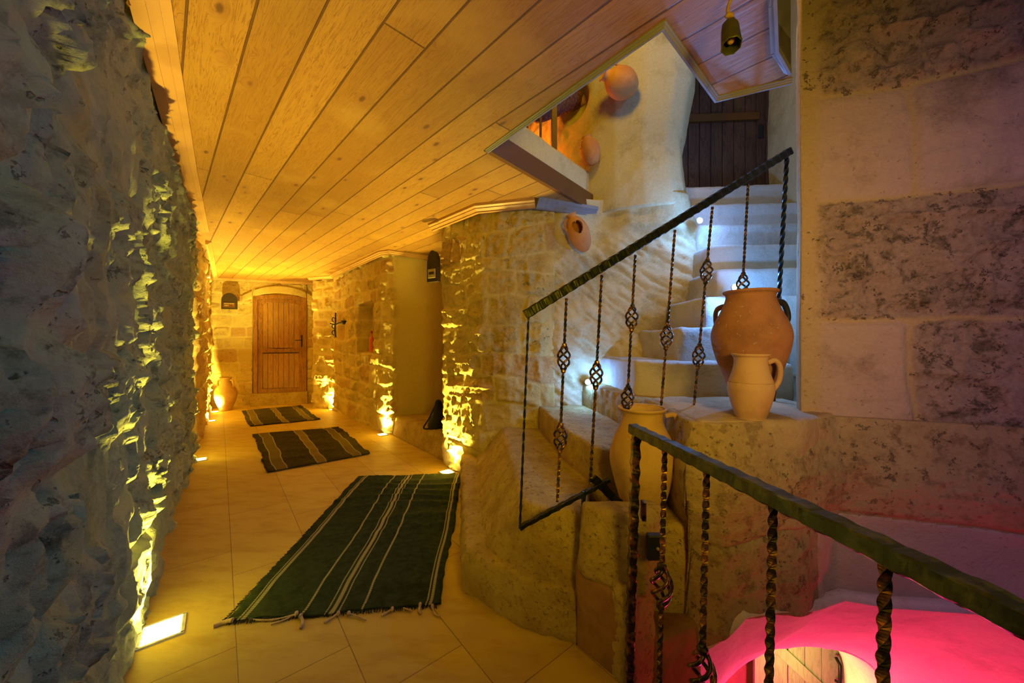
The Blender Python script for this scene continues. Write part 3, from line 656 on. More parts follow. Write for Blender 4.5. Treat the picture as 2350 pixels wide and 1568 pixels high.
# ================================================================== DOORS
dm = thing('door_1', None, None, (dL[0], dL[1], .26)); struct(dm)
dw = float(np.linalg.norm(dR-dL)); dm.rotation_euler = (0, 0, math.atan2(u_[1], u_[0])); DH = 2.09
def topz(x, h, rise, w=None):      # flat segmental arch
    w = w or dw; q = (x-w/2)/(w/2); return h-rise*q*q
def archframe(name, x0, x1, z0, z1, rise, t, y, dep, m, parent, bottom=True, n=24):
    bm = bmesh.new(); out = [(x0, z0)]+[(x0+(x1-x0)*i/n, z1-rise*(2*i/n-1)**2) for i in range(n+1)]+[(x1, z0)]
    inn = [(x0+t, z0+(t if bottom else 0))]+[(x0+t+(x1-x0-2*t)*i/n, z1-t-rise*(2*i/n-1)**2*.9) for i in range(n+1)]+[(x1-t, z0+(t if bottom else 0))]
    N = len(out); vs = []
    for yy in (y, y+dep):
        vs.append([bm.verts.new((p[0], yy, p[1])) for p in out]); vs.append([bm.verts.new((p[0], yy, p[1])) for p in inn])
    R_ = range(N) if bottom else range(N-1)
    for i in R_:
        j = (i+1) % N
        bm.faces.new((vs[0][i], vs[0][j], vs[1][j], vs[1][i])); bm.faces.new((vs[2][i], vs[3][i], vs[3][j], vs[2][j]))
        bm.faces.new((vs[0][i], vs[2][i], vs[2][j], vs[0][j])); bm.faces.new((vs[1][i], vs[1][j], vs[3][j], vs[3][i]))
    return bm_obj(name, bm, m, parent, bevel=.004)
archframe('door_frame', 0.0, dw, 0, DH, .045, .075, -.03, .12, M['door'], dm, bottom=False)
leaf = archframe('door_leaf', .07, dw-.07, .0, DH-.07, .05, .085, 0.01, .045, M['door'], dm)
def planks(name, x0, x1, z0, z1f, npl, y, m, parent, dep=.02, gap=.006):
    bm = bmesh.new(); w = (x1-x0)/npl
    for i in range(npl):
        xa = x0+i*w+gap/2; xb = xa+w-gap; za = z1f(xa); zb = z1f(xb)
        vs = [bm.verts.new(p) for p in ((xa, y, z0), (xb, y, z0), (xb, y, zb), (xa, y, za), (xa, y+dep, z0), (xb, y+dep, z0), (xb, y+dep, zb), (xa, y+dep, za))]
        for f in ((0, 1, 2, 3), (7, 6, 5, 4), (0, 4, 5, 1), (1, 5, 6, 2), (2, 6, 7, 3), (3, 7, 4, 0)): bm.faces.new([vs[k] for k in f])
    return bm_obj(name, bm, m, parent, bevel=.003)
pf = lambda x: DH-.155-.05*((x-dw/2)/(dw/2-.15))**2*.9
planks('panel', .15, dw-.15, .09, lambda x: .83, 7, .028, M['doorpanel'], leaf)
planks('panel', .15, dw-.15, .95, pf, 7, .028, M['doorpanel'], leaf)
box('backing', (dw/2, .045, 1.0), (dw-.2, .01, 1.85), M['darkwood'], leaf)
V, Fc = sweep([(.14+(dw-.28)*i/16, .018, .93-.035*math.sin(PI*i/16)) for i in range(17)], .045, 4, square=True); V = [Vector((p.x, .005 if p.y < .018 else .045, p.z)) for p in V]
mesh_obj('middle_rail', V, Fc, M['door'], leaf, False)
box('sill_rail', (dw/2, .03, .88), (dw-.3, .04, .05), M['door'], leaf)
hd = box('handle_plate', (dw-.095, .0, 1.10), (.035, .012, .26), M['black'], dm)
tube('door_handle', [(dw-.095, -.005, 1.12), (dw-.095, -.05, 1.12), (dw-.11, -.055, 1.12), (dw-.21, -.05, 1.115)], .009, M['black'], dm)
# upper dark door
ud = thing('door_2', None, None, (1.55, 4.02, 2.92)); struct(ud); ud.rotation_euler = (0, 0, -.06)
DW2 = 1.30
archframe('door_frame', 0, DW2, 0, 2.0, .0, .09, -.03, .1, M['darkwood'], ud, False)
l2 = archframe('door_leaf', .08, DW2-.08, 0, 1.93, .0, .09, 0, .04, M['darkwood'], ud)
planks('panel', .16, DW2-.16, .06, lambda x: .86, 8, .02, M['darkwood'], l2); planks('panel', .16, DW2-.16, .92, lambda x: 1.86, 8, .02, M['darkwood'], l2)
box('middle_rail', (DW2/2, .0, .89), (DW2-.3, .04, .08), M['beam'], l2)
box('lock_plate', (DW2-.14, -.012, .72), (.05, .01, .14), M['black'], ud)
# plank door in the lower room
ld = thing('door_3', None, None, (2.09, 3.12, -3.3)); struct(ld); ld.rotation_euler = (0, 0, -.05)
pl3 = planks('planks', 0, .70, 0, lambda x: 2.15, 5, 0, M['greendoor'], ld, .03, .008)
M3 = Matrix.Translation((.45, -.012, 1.75)) @ Matrix.Rotation(.75, 4, 'Y')
box('brace', (-.08, 0, .02), (.95, .02, .09), M['greendoor'], ld, M3); box('cross_bar', (.35, -.015, 1.52), (.70, .02, .09), M['greendoor'], ld)
box('door_frame', (.74, -.01, 1.1), (.08, .08, 2.25), M['greendoor'], ld); tube('latch', [(.65, -.03, 1.98), (.65, -.07, 1.95), (.65, -.07, 1.80), (.65, -.03, 1.78)], .012, M['black'], ld)
sd = planks('plank_shutter', 2.88, 3.5, -3.3, lambda x: -1.15, 4, 3.05, M['darkwood'], None, .04, .01); setp(sd, 'dark brown plank shutter right of the pale green door below the arch', 'shutter')

# ================================================================== RAILINGS
def basket(c, d, m, parent, R=.028, Lh=.115, w=.0048, turns=.75):
    parts = []; d = d.normalized(); u = d.cross(Vector((0, 1, 0))).normalized(); v = d.cross(u)
    for k in range(4):
        pts = []
        for i in range(15):
            t = i/14; r = .004+(R-.004)*math.sin(PI*t)**.8; a = k*PI/2+turns*2*PI*t
            pts.append(c+d*((t-.5)*Lh)+(u*math.cos(a)+v*math.sin(a))*r)
        parts.append(sweep(pts, w, 6))
    V, Fc = join(parts); return mesh_obj('basket', V, Fc, m, parent)
def collar(c, d, r, m): return sweep([c-d*.012, c-d*.006, c+d*.006, c+d*.012], [r*.8, r*1.35, r*1.35, r*.8], 10)
def baluster(top, bot, parent, w=.0075, knots=(), m=None, tw=55, R=.028, Lh=.115, wire=.0048):
    m = m or M['iron']; top = Vector(top); bot = Vector(bot); d = (bot-top).normalized(); L = (bot-top).length
    segs = []; cur = 0
    for t in sorted(knots): segs.append((cur, t*L-Lh/2)); cur = t*L+Lh/2
    segs.append((cur, L)); parts = []
    for (a, b) in segs:
        if b-a < .01: continue
        n = max(3, int((b-a)/.006)); parts.append(sweep([top+d*(a+(b-a)*i/n) for i in range(n+1)], w, 4, square=True, twist=tw))
    for t in knots:
        for e in (-1, 1): parts.append(collar(top+d*(t*L+e*Lh/2), d, w, m))
    V, Fc = join(parts); o = mesh_obj('baluster', V, Fc, m, parent, False)
    for t in knots: basket(top+d*(t*L), d, m, o, R, Lh, wire)
    return o
def hammered_bar(name, a, b, w, h, m, parent, seed=1, amp=.003):
    """flat bar with hammered edges"""
    a = Vector(a); b = Vector(b); d = (b-a).normalized(); s = d.cross(Vector((0, 0, 1))).normalized(); up = s.cross(d); L = (b-a).length
    n = max(8, int(L/.008)); rnd = random.Random(seed); V = []; Fc = []
    sec = [(-1, -.8), (-.8, -1), (.8, -1), (1, -.8), (1, .8), (.8, 1), (-.8, 1), (-1, .8)]
    for i in range(n+1):
        p = a+d*(L*i/n)
        for k, (x, y) in enumerate(sec):
            e = amp*math.sin(i*.8+k*.9+seed)+amp*rnd.uniform(-.6, .6); V.append(p+s*(x*(w/2+e))+up*(y*(h/2+e)))
    for i in range(n):
        for k in range(8): Fc.append((i*8+k, i*8+(k+1) % 8, (i+1)*8+(k+1) % 8, (i+1)*8+k))
    Fc += [tuple(range(8))[::-1], tuple(n*8+k for k in range(8))]
    return mesh_obj(name, V, Fc, m, parent, False)
sr = thing('stair_railing', 'twisted iron stair railing with basket knots climbing from left to upper right', 'railing', (0, 0, 0))
ra, rb = D(1206, 722, 1.75), D(1812, 348, 2.2)
def railp(u, v, off=0):   # point on the sloping plane of the stair railing seen at (u, v)
    n = Vector((-(rb-ra).y, (rb-ra).x, 0)); ray = Vector(((u-1175)/830.0, 1, -(v-784)/830.0)); t = (Vector((ra.x, ra.y, 0)).dot(n))/(Vector((ray.x, ray.y, 0)).dot(n)); return Vector((ray.x*t, ray.y*t, CAMZ+ray.z*t))
hammered_bar('handrail', ra, rb, .034, .044, M['railblack'], sr, 3, .0012)
def nr(p): q = p*.945; q.z = CAMZ+(p.z-CAMZ)*.945; return q
def rp(u, v): p = railp(u, v); p.y += .0; return p
baluster(rp(1213, 725), nr(rp(1193, 1213)), sr, .0075, (), M['railblack'], 30)
for (u0, v0, u1, v1, kn) in ((1300, 685, 1279, 1152, (828, 1011)), (1381, 632, 1354, 1118, (869,)), (1458, 585, 1434, 1020, (731, 915)), (1549, 528, 1512, 1000, (775,)),
                             (1635, 475, 1588, 980, (625, 820)), (1717, 423, 1688, 960, (655,))):
    a = rp(u0, v0); b = rp(u1, v1); b = nr(b) if u0 < 1400 else b; baluster(a, b, sr, .0092, [(v-v0)/(v1-v0) for v in kn], M['iron'], 60, .031, .125, .0056)
baluster(rp(1806, 362), rp(1772, 960), sr, .0155, (), M['railblack'], 28)
hammered_bar('bottom_rail', nr(rp(1192, 1212)), nr(rp(1398, 1102)), .02, .02, M['railblack'], sr, 5, .0012)
hammered_bar('foot_bar', nr(rp(1340, 1128)), nr(rp(1338, 1178)), .016, .016, M['railblack'], sr, 6, .001)
hammered_bar('flat_brace', nr(rp(1362, 1098)), rp(1448, 1178)-Vector((0, .06, 0)), .012, .04, M['railblack'], sr, 7, .001)
# front guard railing over the stairwell
fr = thing('guard_railing', 'front iron guard railing with flat hammered handrail over the pink-lit stairwell', 'railing', (0, 0, 0))
g0, g1 = Vector((.478, 1.395, 1.008)), Vector((.655, .40, 1.00))
hammered_bar('handrail', g0-Vector((.004, -.025, 0)), g1, .040, .036, M['rail'], fr, 9, .0009)
def gp(y, z=.99): t = (y-g0.y)/(g1.y-g0.y); return Vector((g0.x+(g1.x-g0.x)*t, y, z))
post = [gp(1.395), gp(1.395, -.25)+Vector((-.035, 0, 0))]
hammered_bar('post', post[0], post[1], .030, .030, M['iron'], fr, 12, .0018)
for y, kn in ((1.21, (.37,)), (1.014, (.46,)), (.807, ()), (.60, ()), (.44, ())):
    a = gp(y); b = gp(y, -.25)+Vector((-.03, 0, 0)); w = .0115
    baluster(a, b, fr, w, kn, M['iron'], 52, .033, .13, .006)
box('lock_box', (.545, 1.385, .565), (.062, .03, .10), M['black'], fr, bevel=.008); 
sc_ = tube('screw', [(.552, 1.371, .565), (.552, 1.366, .565)], .006, M['signpale'], fr)
box('hinge', (.505, 1.39, .70), (.016, .028, .075), M['iron'], fr)
hammered_bar('bottom_rail', gp(1.39, -.24), gp(.40, -.24), .03, .02, M['rail'], fr, 14)

# ================================================================== JARS
def handle(pts, r, m, parent, flat=1.): return tube('handle', smoothpath(pts, 8), r, m, parent, 10)
def wall_prof(p, th=.012):      # outer profile + rim + inner wall
    o = [(r, z) for r, z in p]; return [(.001, o[0][1])]+o+[(o[-1][0]-th, o[-1][1]-.002)]+[(max(.01, r-th), z+.004) for r, z in reversed(o[1:-1])]+[(.001, o[0][1]+th)]
jl = D(1722, 930, 1.84)
bj = thing('clay_jar', 'large dark terracotta jar with side handles on the ledge, lamp glow at its rim', 'jar', (1.225, 1.86, .99)); bj.scale = (.87, .87, 1.03)
lathe('body', wall_prof([(.075, 0), (.085, .03), (.125, .14), (.175, .25), (.203, .36), (.192, .43), (.155, .50), (.132, .55), (.126, .578), (.140, .592), (.138, .602)]), M['clay'], bj, wobble=.006)
handle([(.130, -.02, .55), (.185, -.02, .535), (.215, -.01, .47), (.195, 0, .41)], .016, M['black'], bj)
handle([(-.06, .125, .54), (-.09, .19, .52), (-.09, .20, .45), (-.08, .175, .42)], .014, M['clay'], bj)
jg = thing('clay_jug', 'small pale terracotta jug with one handle in front of the big jar', 'jug', (1.115, 1.69, .99))
lathe('body', wall_prof([(.058, 0), (.062, .01), (.078, .06), (.094, .13), (.093, .165), (.088, .17), (.089, .176), (.076, .22), (.068, .26), (.070, .285), (.078, .295), (.078, .303)], .008), M['clayp'], jg, wobble=.006)
handle([(.065, -.02, .262), (.10, -.02, .272), (.122, -.02, .24), (.117, -.02, .18), (.088, -.02, .135)], .0125, M['clayp'], jg)
tj = thing('clay_jar', 'tall pale clay jar with wide mouth and small handle behind the railing post', 'jar', (.665, 1.85, .455))
lathe('body', wall_prof([(.078, 0), (.085, .02), (.120, .12), (.155, .25), (.158, .32), (.140, .40), (.112, .46), (.100, .50), (.103, .535), (.118, .55), (.118, .56)]), M['clayp'], tj, wobble=.006)
handle([(.105, -.03, .52), (.150, -.04, .525), (.165, -.04, .46), (.150, -.03, .38)], .013, M['clayp'], tj)
sj = thing('clay_jar', 'sandy terracotta jar standing in the far left corner of the corridor', 'jar', (-5.62, 7.10, 0)); sj.scale = (.78, .78, .84)
lathe('body', wall_prof([(.12, 0), (.14, .05), (.205, .22), (.235, .38), (.21, .50), (.13, .60), (.105, .66), (.115, .74), (.13, .76), (.13, .775)]), M['clayp'], sj, wobble=.006)
for e in (-1, 1): handle([(.11*e, 0, .70), (.17*e, 0, .70), (.20*e, 0, .62), (.185*e, 0, .54)], .018, M['clayp'], sj)
# heart jar: set in the carved wall, a heart cut through its side
def heart(a, z, i):
    x = (a-1.5*PI)*.115; y = z-.20; X = x/.054; Y = y/.054+.1
    return (X*X+Y*Y-1)**3-X*X*Y**3 < 0 and .1 < z < .3
hj = thing('heart_jar', 'orange clay jar with a cut-out heart, hung tilted on the carved wall', 'jar', D(1345, 577, 3.33), (.12, -.40, -.12)); hj.scale = (.80, .80, 1.08)
lathe('body', [(.001, -.10+.10), (.05, .01), (.10, .07), (.122, .15), (.115, .22), (.085, .275), (.055, .30), (.052, .325), (.064, .335), (.05, .335), (.04, .30), (.075, .265), (.100, .21), (.108, .15), (.09, .08), (.04, .02), (.001, .015)], M['clayo'], hj, n=128, hole=heart)
handle([(-.05, -.02, .31), (-.10, -.02, .29), (-.115, -.02, .24), (-.10, -.02, .2)], .010, M['clayo'], hj)
# half jar on the column flank
pj = thing('wall_jar', 'orange clay jar fixed to the column beside the balcony parapet', 'jar', D(1356, 350, 3.50), (0, -.3, 0)); pj.scale = (.82, .82, .9)
lathe('body', [(.001, -.12), (.05, -.115), (.095, -.06), (.112, .02), (.100, .09), (.065, .135), (.055, .16), (.06, .17), (.045, .17), (.05, .13), (.09, .07), (.10, .02), (.001, -.10)], M['clayo'], pj)
handle([(-.055, -.02, .14), (-.10, -.02, .12), (-.11, -.02, .06)], .010, M['clayo'], pj)
ij = thing('wall_jar', 'orange clay jar lying in a round hole high on the column', 'jar', D(1428, 192, 3.27), (0, -1.25, .2))
lathe('body', [(.001, -.14), (.06, -.13), (.115, -.06), (.13, .02), (.105, .10), (.055, .15), (.05, .185), (.065, .195), (.048, .195), (.04, .14), (.09, .09), (.115, .02), (.001, -.12)], M['clayo'], ij)
handle([(.05, -.05, .17), (.09, -.05, .15), (.10, -.04, .09)], .011, M['clayo'], ij)
uj = thing('balcony_jar', 'small yellowish clay jar beside the reed awning, up on the balcony', 'jar', D(1342, 222, 3.9)+Vector((0, 0, -.1)))
lathe('body', [(.001, 0), (.05, .0), (.09, .08), (.085, .15), (.05, .2), (.055, .22), (.04, .22), (.04, .19), (.001, .02)], M['clayp'], uj)

# ================================================================== RUGS
def rugmat(name, base, bands, axis, zig=0., base2=None, bandcol=(.2, .15, .05)):
    N = NT(name); u, v, _ = N.sep(N.tc.outputs['UV']); w = u if axis == 0 else v; o = v if axis == 0 else u
    n = N.noise(4, 3, .5, N.mapv(0, (1, 1, 1), N.tc.outputs['UV'])); fine = N.noise(140, 3, .7); med = N.noise(26, 4, .6)
    w = N.math('ADD', w, N.math('MULTIPLY', N.math('SUBTRACT', n, .5), zig))
    c = N.mix(N.ramp(med, .35, .65), base, base2 or tuple(x*1.9 for x in base))
    for (p, hw, col, dash) in bands:
        m_ = N.ramp(N.math('ABSOLUTE', N.math('SUBTRACT', w, p)), hw*.7, hw*1.1, 1, 0)
        if dash: m_ = N.math('MULTIPLY', m_, N.ramp(N.math('SINE', N.math('MULTIPLY', o, 900.)), -.4, .3, .45, 1))
        c = N.mix(m_, c, col)
    hh = N.math('ADD', fine, N.math('MULTIPLY', N.math('SINE', N.math('MULTIPLY', v if axis == 0 else u, 1200.)), .2))
    return N.fin(c, .95, N.bump(hh, .5, .004), spec=.08)
TAN = (.36, .31, .14); BRN = (.13, .095, .03)
M['rug1'] = rugmat('dark_green_kilim', (.013, .019, .009), [(.075, .010, TAN, 1), (.055, .004, TAN, 1), (.345, .0065, TAN, 1), (.455, .004, TAN, 1), (.483, .011, (.30, .25, .09), 0), (.511, .004, TAN, 1), (.62, .0065, TAN, 1), (.955, .008, TAN, 1), (.935, .004, TAN, 1)], 0, .012)
rb_ = [(.12, .05, BRN, 0), (.07, .006, TAN, 1), (.17, .006, TAN, 1), (.50, .04, (.17, .12, .035), 0), (.46, .006, TAN, 1), (.54, .006, TAN, 1), (.86, .045, BRN, 0), (.815, .006, TAN, 1), (.905, .006, TAN, 1)]
M['rug2'] = rugmat('brown_kilim', (.026, .019, .009), rb_, 0, .035)
def rug(name, c4, m, label, folds, seed, nu=70, nv=110, rag=.006):
    c4 = [Vector(p) for p in c4]; r = thing(name, label, 'rug', (0, 0, 0)); V = []; UV = []; rnd = np.random.RandomState(seed)
    U, Vv = np.meshgrid(np.linspace(0, 1, nu), np.linspace(0, 1, nv), indexing='ij')
    P = sum(np.array(c4[k][:2])[None, None, :]*wt[..., None] for k, wt in enumerate(((1-U)*(1-Vv), U*(1-Vv), U*Vv, (1-U)*Vv)))
    fo = folds(U, Vv)
    ed = np.minimum.reduce([U, 1-U, Vv, 1-Vv]); P = P + (rag*(noise(U*30, Vv*30, seed)-.5)*2*(ed < .02))[..., None]
    P[..., 0] += .012*(noise(Vv*5, U*0, seed+3)-.5)*2; P[..., 1] += .012*(noise(U*5, Vv*0, seed+4)-.5)*2
    Z = .012+fo
    idx = np.arange(nu*nv).reshape(nu, nv); q = np.stack([idx[:-1, :-1], idx[1:, :-1], idx[1:, 1:], idx[:-1, 1:]], -1).reshape(-1, 4)
    o = mesh_obj('rug_cloth', np.concatenate([P, Z[..., None]], -1).reshape(-1, 3), q, m, r, uv=np.stack([U, Vv], -1).reshape(-1, 2))
    so = o.modifiers.new('s', 'SOLIDIFY'); so.thickness = .009; so.offset = -1
    return r, c4
def folds1(U, V):
    f = 0
    for (c, w, a, u0) in ((.93, .02, .007, .3), (.86, .018, .010, .3), (.78, .022, .010, .35), (.70, .016, .012, .25), (.62, .02, .010, .35), (.50, .025, .008, .5), (.42, .02, .006, .5), (.12, .03, .005, .6)):
        f = f+1.7*a*np.exp(-((V-c-.03*np.sin(U*4+c*9))/w)**2)*(.35+.65*sstep(u0-.3, u0+.2, U))
    return f+.004*noise(U*3, V*5, 4)
r1, c1 = rug('kilim_rug', [F(512, 1432), F(1004, 1392), F(1063, 1090), F(824, 1096)], M['rug1'], 'large dark green kilim rug with pale stripes and fringe, nearest the stair foot', folds1, 2, 110, 180)
def folds2(U, V): return .010*np.abs(np.sin(V*16+U*3+2*noise(U*3, V*3, 8)))**3+.004*noise(U*6, V*6, 5)
rug('kilim_rug', [F(612, 1088), F(850, 1043), F(778, 982), F(580, 1000)], M['rug2'], 'middle brown kilim rug with three stepped bands on the corridor floor', folds2, 5)
rug('kilim_rug', [F(572, 980), F(733, 964), F(690, 932), F(555, 945)], M['rug2'], 'farthest brown kilim rug lying before the wooden door', folds2, 7)
rnd = random.Random(4)
e0, e1 = c1[0], c1[1]
parts = []
for i in range(150):                                       # short fringe of the near edge
    p = e0.lerp(e1, i/149); d = Vector((rnd.uniform(-.6, .6), -1, 0)).normalized()*rnd.uniform(.008, .022)
    parts.append(sweep([p+Vector((0, .006, .012)), p+d*.5+Vector((0, 0, .01)), p+d+Vector((0, 0, .004))], .0018, 4))
L0, L1 = c1[0], c1[3]
for i in range(190):
    p = L0.lerp(L1, i/189); d = Vector((-1, rnd.uniform(-.5, .5), 0)).normalized()*rnd.uniform(.006, .018)
    parts.append(sweep([p+Vector((.006, 0, .012)), p+d+Vector((0, 0, .004))], .002, 4))
V, Fc = join(parts); o = mesh_obj('fringe', V, Fc, M['rug1'], r1); o['kind'] = 'stuff'
def tassel(u, v, pts, r=.005, knot=True):
    b = F(u, v, .015); P = [b]+[F(a, c, .008) for a, c in pts]; parts = [sweep(smoothpath(P, 6), [r]*(len(P)*6-5), 6)]
    if knot: parts.append(sweep([b-Vector((.008, 0, 0)), b-Vector((.004, 0, 0)), b+Vector((.004, 0, 0)), b+Vector((.008, 0, 0))], [.004, .011, .011, .004], 8))
    V, Fc = join(parts); mesh_obj('tassel', V, Fc, M['fringe'], r1)
tassel(680, 1410, [(640, 1421), (600, 1424), (562, 1420)], .0045); tassel(680, 1408, [(660, 1420), (622, 1434)], .004); tassel(690, 1414, [(695, 1428), (690, 1442)], .007)
tassel(776, 1408, [(760, 1420), (744, 1430)]); tassel(800, 1408, [(822, 1416), (840, 1424)], .004); tassel(900, 1398, [(888, 1406), (876, 1414)]); tassel(925, 1396, [(945, 1402)], .004, False)
tassel(964, 1388, [(962, 1402), (966, 1408)], .007); tassel(992, 1392, [(998, 1410), (1010, 1414)], .004); tassel(532, 1424, [(510, 1430), (490, 1438)], .010)

# ================================================================== LIGHT FITTINGS
def uplight(x, y, label, power, tilt, size=.13, rz=0., spot=1.6, glow=True):
    t = thing('floor_uplight', label, 'floor light', (x, y, 0), (0, 0, rz), 'recessed yellow floor lights along the walls')
    bm = bmesh.new(); s = size/2
    for c, d in (((-s, 0, .004), (.012, size+.012, .010)), ((s, 0, .004), (.012, size+.012, .010)), ((0, -s, .004), (size, .012, .010)), ((0, s, .004), (size, .012, .010))): box_bm(bm, c, d)
    bm_obj('frame', bm, M['white'], t)
    box('lamp_glass', (0, 0, .004), (size-.02, size-.02, .006), M['yellowglow'], t)
    o = lamp('SPOT', (0, 0, .03), power, YEL, parent=t, rot=None, size=.03, spot=spot, blend=1., name='uplight_bulb')
    o.rotation_euler = Vector(tilt).to_track_quat('-Z', 'Y').to_euler(); o.rotation_euler.z -= 0
    return t
tl = (-.10, -.08, 1)
wl = math.atan2(.777, -.629)
x, y, _ = F(372, 1450); uplight(x, y, 'nearest square floor light glaring at the foot of the left wall', 430, (0, .13, 1), .15, wl, 1.6)
x, y, _ = F(459, 1056); uplight(x, y, 'second floor light along the left wall, level with the green rug', 460, (0, .11, 1), .12, wl)
x, y, _ = F(484, 967); uplight(x, y, 'third floor light along the left wall, near the corner jar', 760, (0, .09, 1), .12, wl, 2.0)
x, y, _ = F(490, 946); uplight(x+.02, y, 'floor light in the far left corner beside the jar', 760, (0, .09, 1), .12, wl, 2.0)
x, y, _ = F(765, 940); uplight(x, y-.03, 'floor light at the foot of the pier right of the wooden door', 760, (0, -.09, 1), .12, wl, 2.0)
x, y, _ = F(884, 996); uplight(x-.02, y-.06, 'floor light at the corridor wall corner beside the bench', 420, (0, -.11, 1), .12, wl)
x, y = -.67, 3.72; uplight(x, y, 'floor light at the foot of the rough pillar, above the green rug', 430, (0, -.13, 1), .12, wl)
def stairlight(p, label, power, d=(0, -1, .3)):
    t = thing('stair_light', label, 'wall light', p, (0, 0, 0), 'small cool stair lights')
    lathe('housing', [(.001, -.022), (.020, -.02), (.026, -.008), (.026, .0), (.022, .004)], M['white'], t, 20); t.rotation_euler = Vector((0, -1, 0)).to_track_quat('Z', 'Y').to_euler()
    V = []; bm = bmesh.new(); bmesh.ops.create_uvsphere(bm, u_segments=16, v_segments=10, radius=.02); bm_obj('bulb', bm, M['coolglow'], t, True)
    lamp('POINT', (0, 0, .05), power, BLU, parent=t, size=.02, name='stair_bulb'); return t
stairlight(D(1349, 877, 3.27), 'cool white stair light low on the carved wall behind the railing', 10)
stairlight(D(1688, 660, 2.50), 'cool white stair light shining just above the big jar', 24)
stairlight(D(1606, 506, 3.10), 'uppermost cool stair light beneath the dark door', 15)
lamp('POINT', (1.8, 2.25, -1.6), 60, (1., .03, .22), size=.05, name='pink_vault_lamp'); lamp('POINT', (2.3, 1.3, -1.3), 42, (1., .02, .075), size=.1, name='pink_vault_lamp')
lamp('POINT', (2.35, 2.75, -1.35), 6, (.8, 1., .2), size=.06, name='lower_room_lamp')

# ================================================================== SMALL THINGS
hb = thing('hanging_lamp', 'dark green bell-shaped lamp hanging on a rope from the pale ceiling boards', 'lamp', D(1676, 80, 1.32))
tb = Matrix.Rotation(.16, 4, 'Y') @ Matrix.Rotation(-.35, 4, 'X')
o = lathe('shade', [(.012, .062), (.024, .06), (.029, .04), (.031, 0), (.033, -.05), (.035, -.06), (.030, -.06), (.026, 0), (.024, .04), (.010, .055)], M['horn'], hb, 8); o.matrix_local = tb
o = lathe('bulb', [(.001, -.045), (.010, -.04), (.014, -.025), (.008, .0), (.008, .03)], M['clayp'], hb, 12); o.matrix_local = tb
zt = CEIL-hb.location.z
tube('rope', smoothpath([(.012, .02, .06), (-.004, .01, .10), (.004, 0, .14), (0, 0, zt)], 6), .0055, M['rope'], hb, 8)
tube('rope_knot', [(-.012, .01, .075), (-.004, .01, .08), (.008, .01, .08), (.016, .008, .07)], [.004, .010, .010, .004], M['rope'], hb, 8)
def plaque(name, label, p, yaw, w, h, box_h, m2=True):
    t = thing(name, label, 'sign', p, (0, 0, yaw)); n = 16
    out = [(-w/2, 0), (w/2, 0), (w/2, h*.55)]+[(w/2*math.cos(a)*(1-.15*math.sin(a)), h*.55+h*.45*math.sin(a)**.8) for a in np.linspace(.2, PI-.2, n)]+[(-w/2, h*.55)]
    bm = bmesh.new(); A = [bm.verts.new((x, 0, z)) for x, z in out]; B = [bm.verts.new((x, -box_h, z)) for x, z in out]; N = len(out)
    bm.faces.new(A); bm.faces.new(B[::-1])
    for i in range(N): bm.faces.new((A[i], B[i], B[(i+1) % N], A[(i+1) % N]))
    bm_obj('board', bm, M['sign'], t); return t
p = D(527, 710, 7.33); s1 = plaque('door_sign', 'dark arched sign with two lines of writing left of the wooden door', p, math.atan2(u_[1], u_[0]), .27, .33, .02)
box('name_strip', (0, -.024, .085), (.21, .006, .10), M['beam'], s1)
for (cx, zc, w) in ((0, .112, .17), (-.045, .072, .08), (.07, .078, .014)):
    k = int(w/.014) or 1
    for i in range(k): box('lettering', (cx-w/2+(i+.5)*w/k, -.029, zc), (w/k*.55, .004, .018+.006*((i*7) % 3)), M['signpale'], s1, bevel=0)
p = D(999, 648, 3.86); s2 = plaque('lantern_box', 'dark arched sign box with a pale panel on the pillar edge', p, -.55, .145, .33, .05)
box('panel', (0, -.055, .085), (.105, .008, .095), M['signpale'], s2); box('panel_mark', (0, -.061, .088), (.072, .004, .03), M['sign'], s2)
s2['label'] = 'dark arched sign box with a pale framed panel on the pillar edge'
s2.name = 'wall_sign'
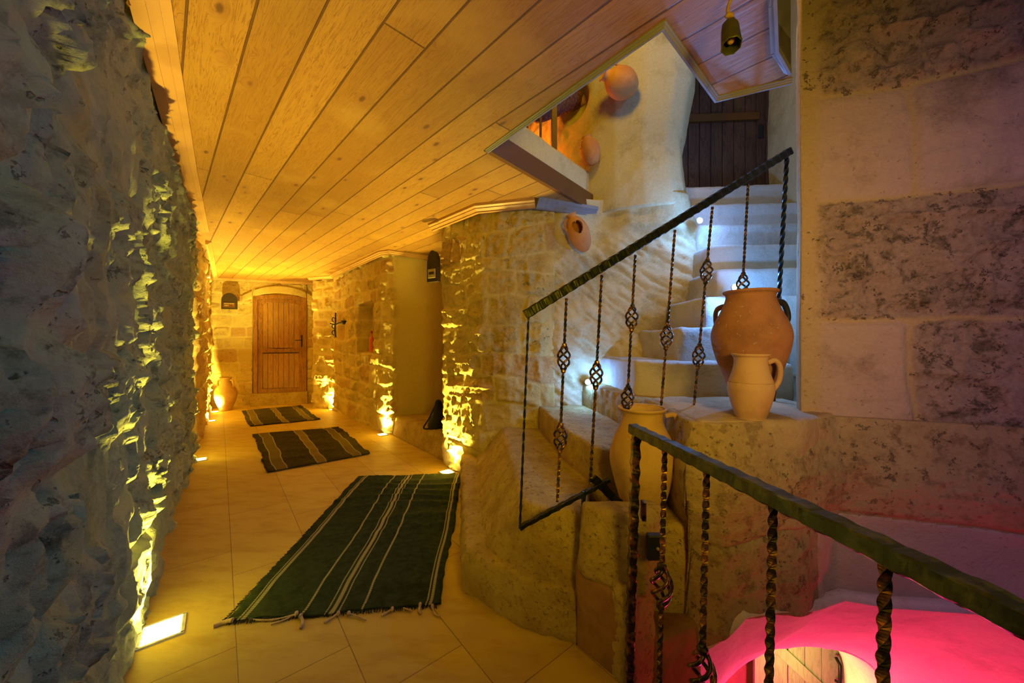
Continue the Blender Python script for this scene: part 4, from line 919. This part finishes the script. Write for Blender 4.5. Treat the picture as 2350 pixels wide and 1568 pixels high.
# iron cross-shaped ornament on the right wall
p = D(770, 745, 6.75)
ir = thing('iron_wall_ornament', 'wrought iron candle arm sticking out of the right corridor wall', 'ornament', p)
tube('stem', [(0, 0, -.24), (-.01, 0, -.1), (0, 0, .05), (0, 0, .22)], .014, M['black'], ir)
tube('arm', smoothpath([(-.10, 0, .02), (0, -.02, 0), (.10, -.05, .03), (.2, -.10, .02)], 6), .012, M['black'], ir)
for i in range(3): tube('twig', smoothpath([(0, 0, .1-.12*i), (-.04, -.01, .13-.12*i), (-.06, -.01, .08-.12*i), (-.03, 0, .04-.12*i)], 5), .008, M['black'], ir)
o = lathe('candle_cup', [(.001, 0), (.03, 0), (.055, .03), (.06, .06), (.05, .06), (.03, .02), (.001, .02)], M['black'], ir, 20); o.location = (.22, -.11, .0)
# bottle in the wall niche
p = AC(6.02, 1.93)
bt = thing('bottle', 'orange bottle standing in the small niche of the corridor wall', 'bottle', (p[0], p[1], 1.18))
lathe('body', [(.001, 0), (.035, 0), (.038, .02), (.038, .18), (.032, .22), (.014, .26), (.012, .31), (.010, .31)], M['bottle'], bt, 24); o = lathe('cap', [(.001, .34), (.015, .34), (.016, .30)], M['red'], bt, 16)
# dark cloth bag on the bench
p = D(984, 985, 4.55)
bg = thing('cloth_bag', 'limp black cloth bag leaning on the bench behind the pillar', 'bag', (p.x+.12, p.y, .26))
lathe('bag_body', [(.001, 0), (.10, .0), (.12, .06), (.09, .16), (.05, .26), (.03, .34), (.001, .36)], M['cloth'], bg, 20, .18)
tube('strap', smoothpath([(-.03, -.02, .3), (-.10, -.05, .14), (-.17, -.06, .02), (-.10, -.1, .015)], 6), .010, M['cloth'], bg)
# white fuse box and bracket at the far left under the ceiling
p = D(474, 610, 6.1)
fb = thing('junction_box', 'pale junction box under the ceiling at the far end of the left wall', 'box', (p.x, p.y, p.z), (0, 0, wl))
box('casing', (0, 0, -.05), (.16, .10, .30), M['white'], fb, bevel=.01); box('lid', (-.085, 0, -.05), (.015, .08, .26), M['signpale'], fb); box('bracket', (-.02, 0, .20), (.10, .11, .18), M['trimwood'], fb)
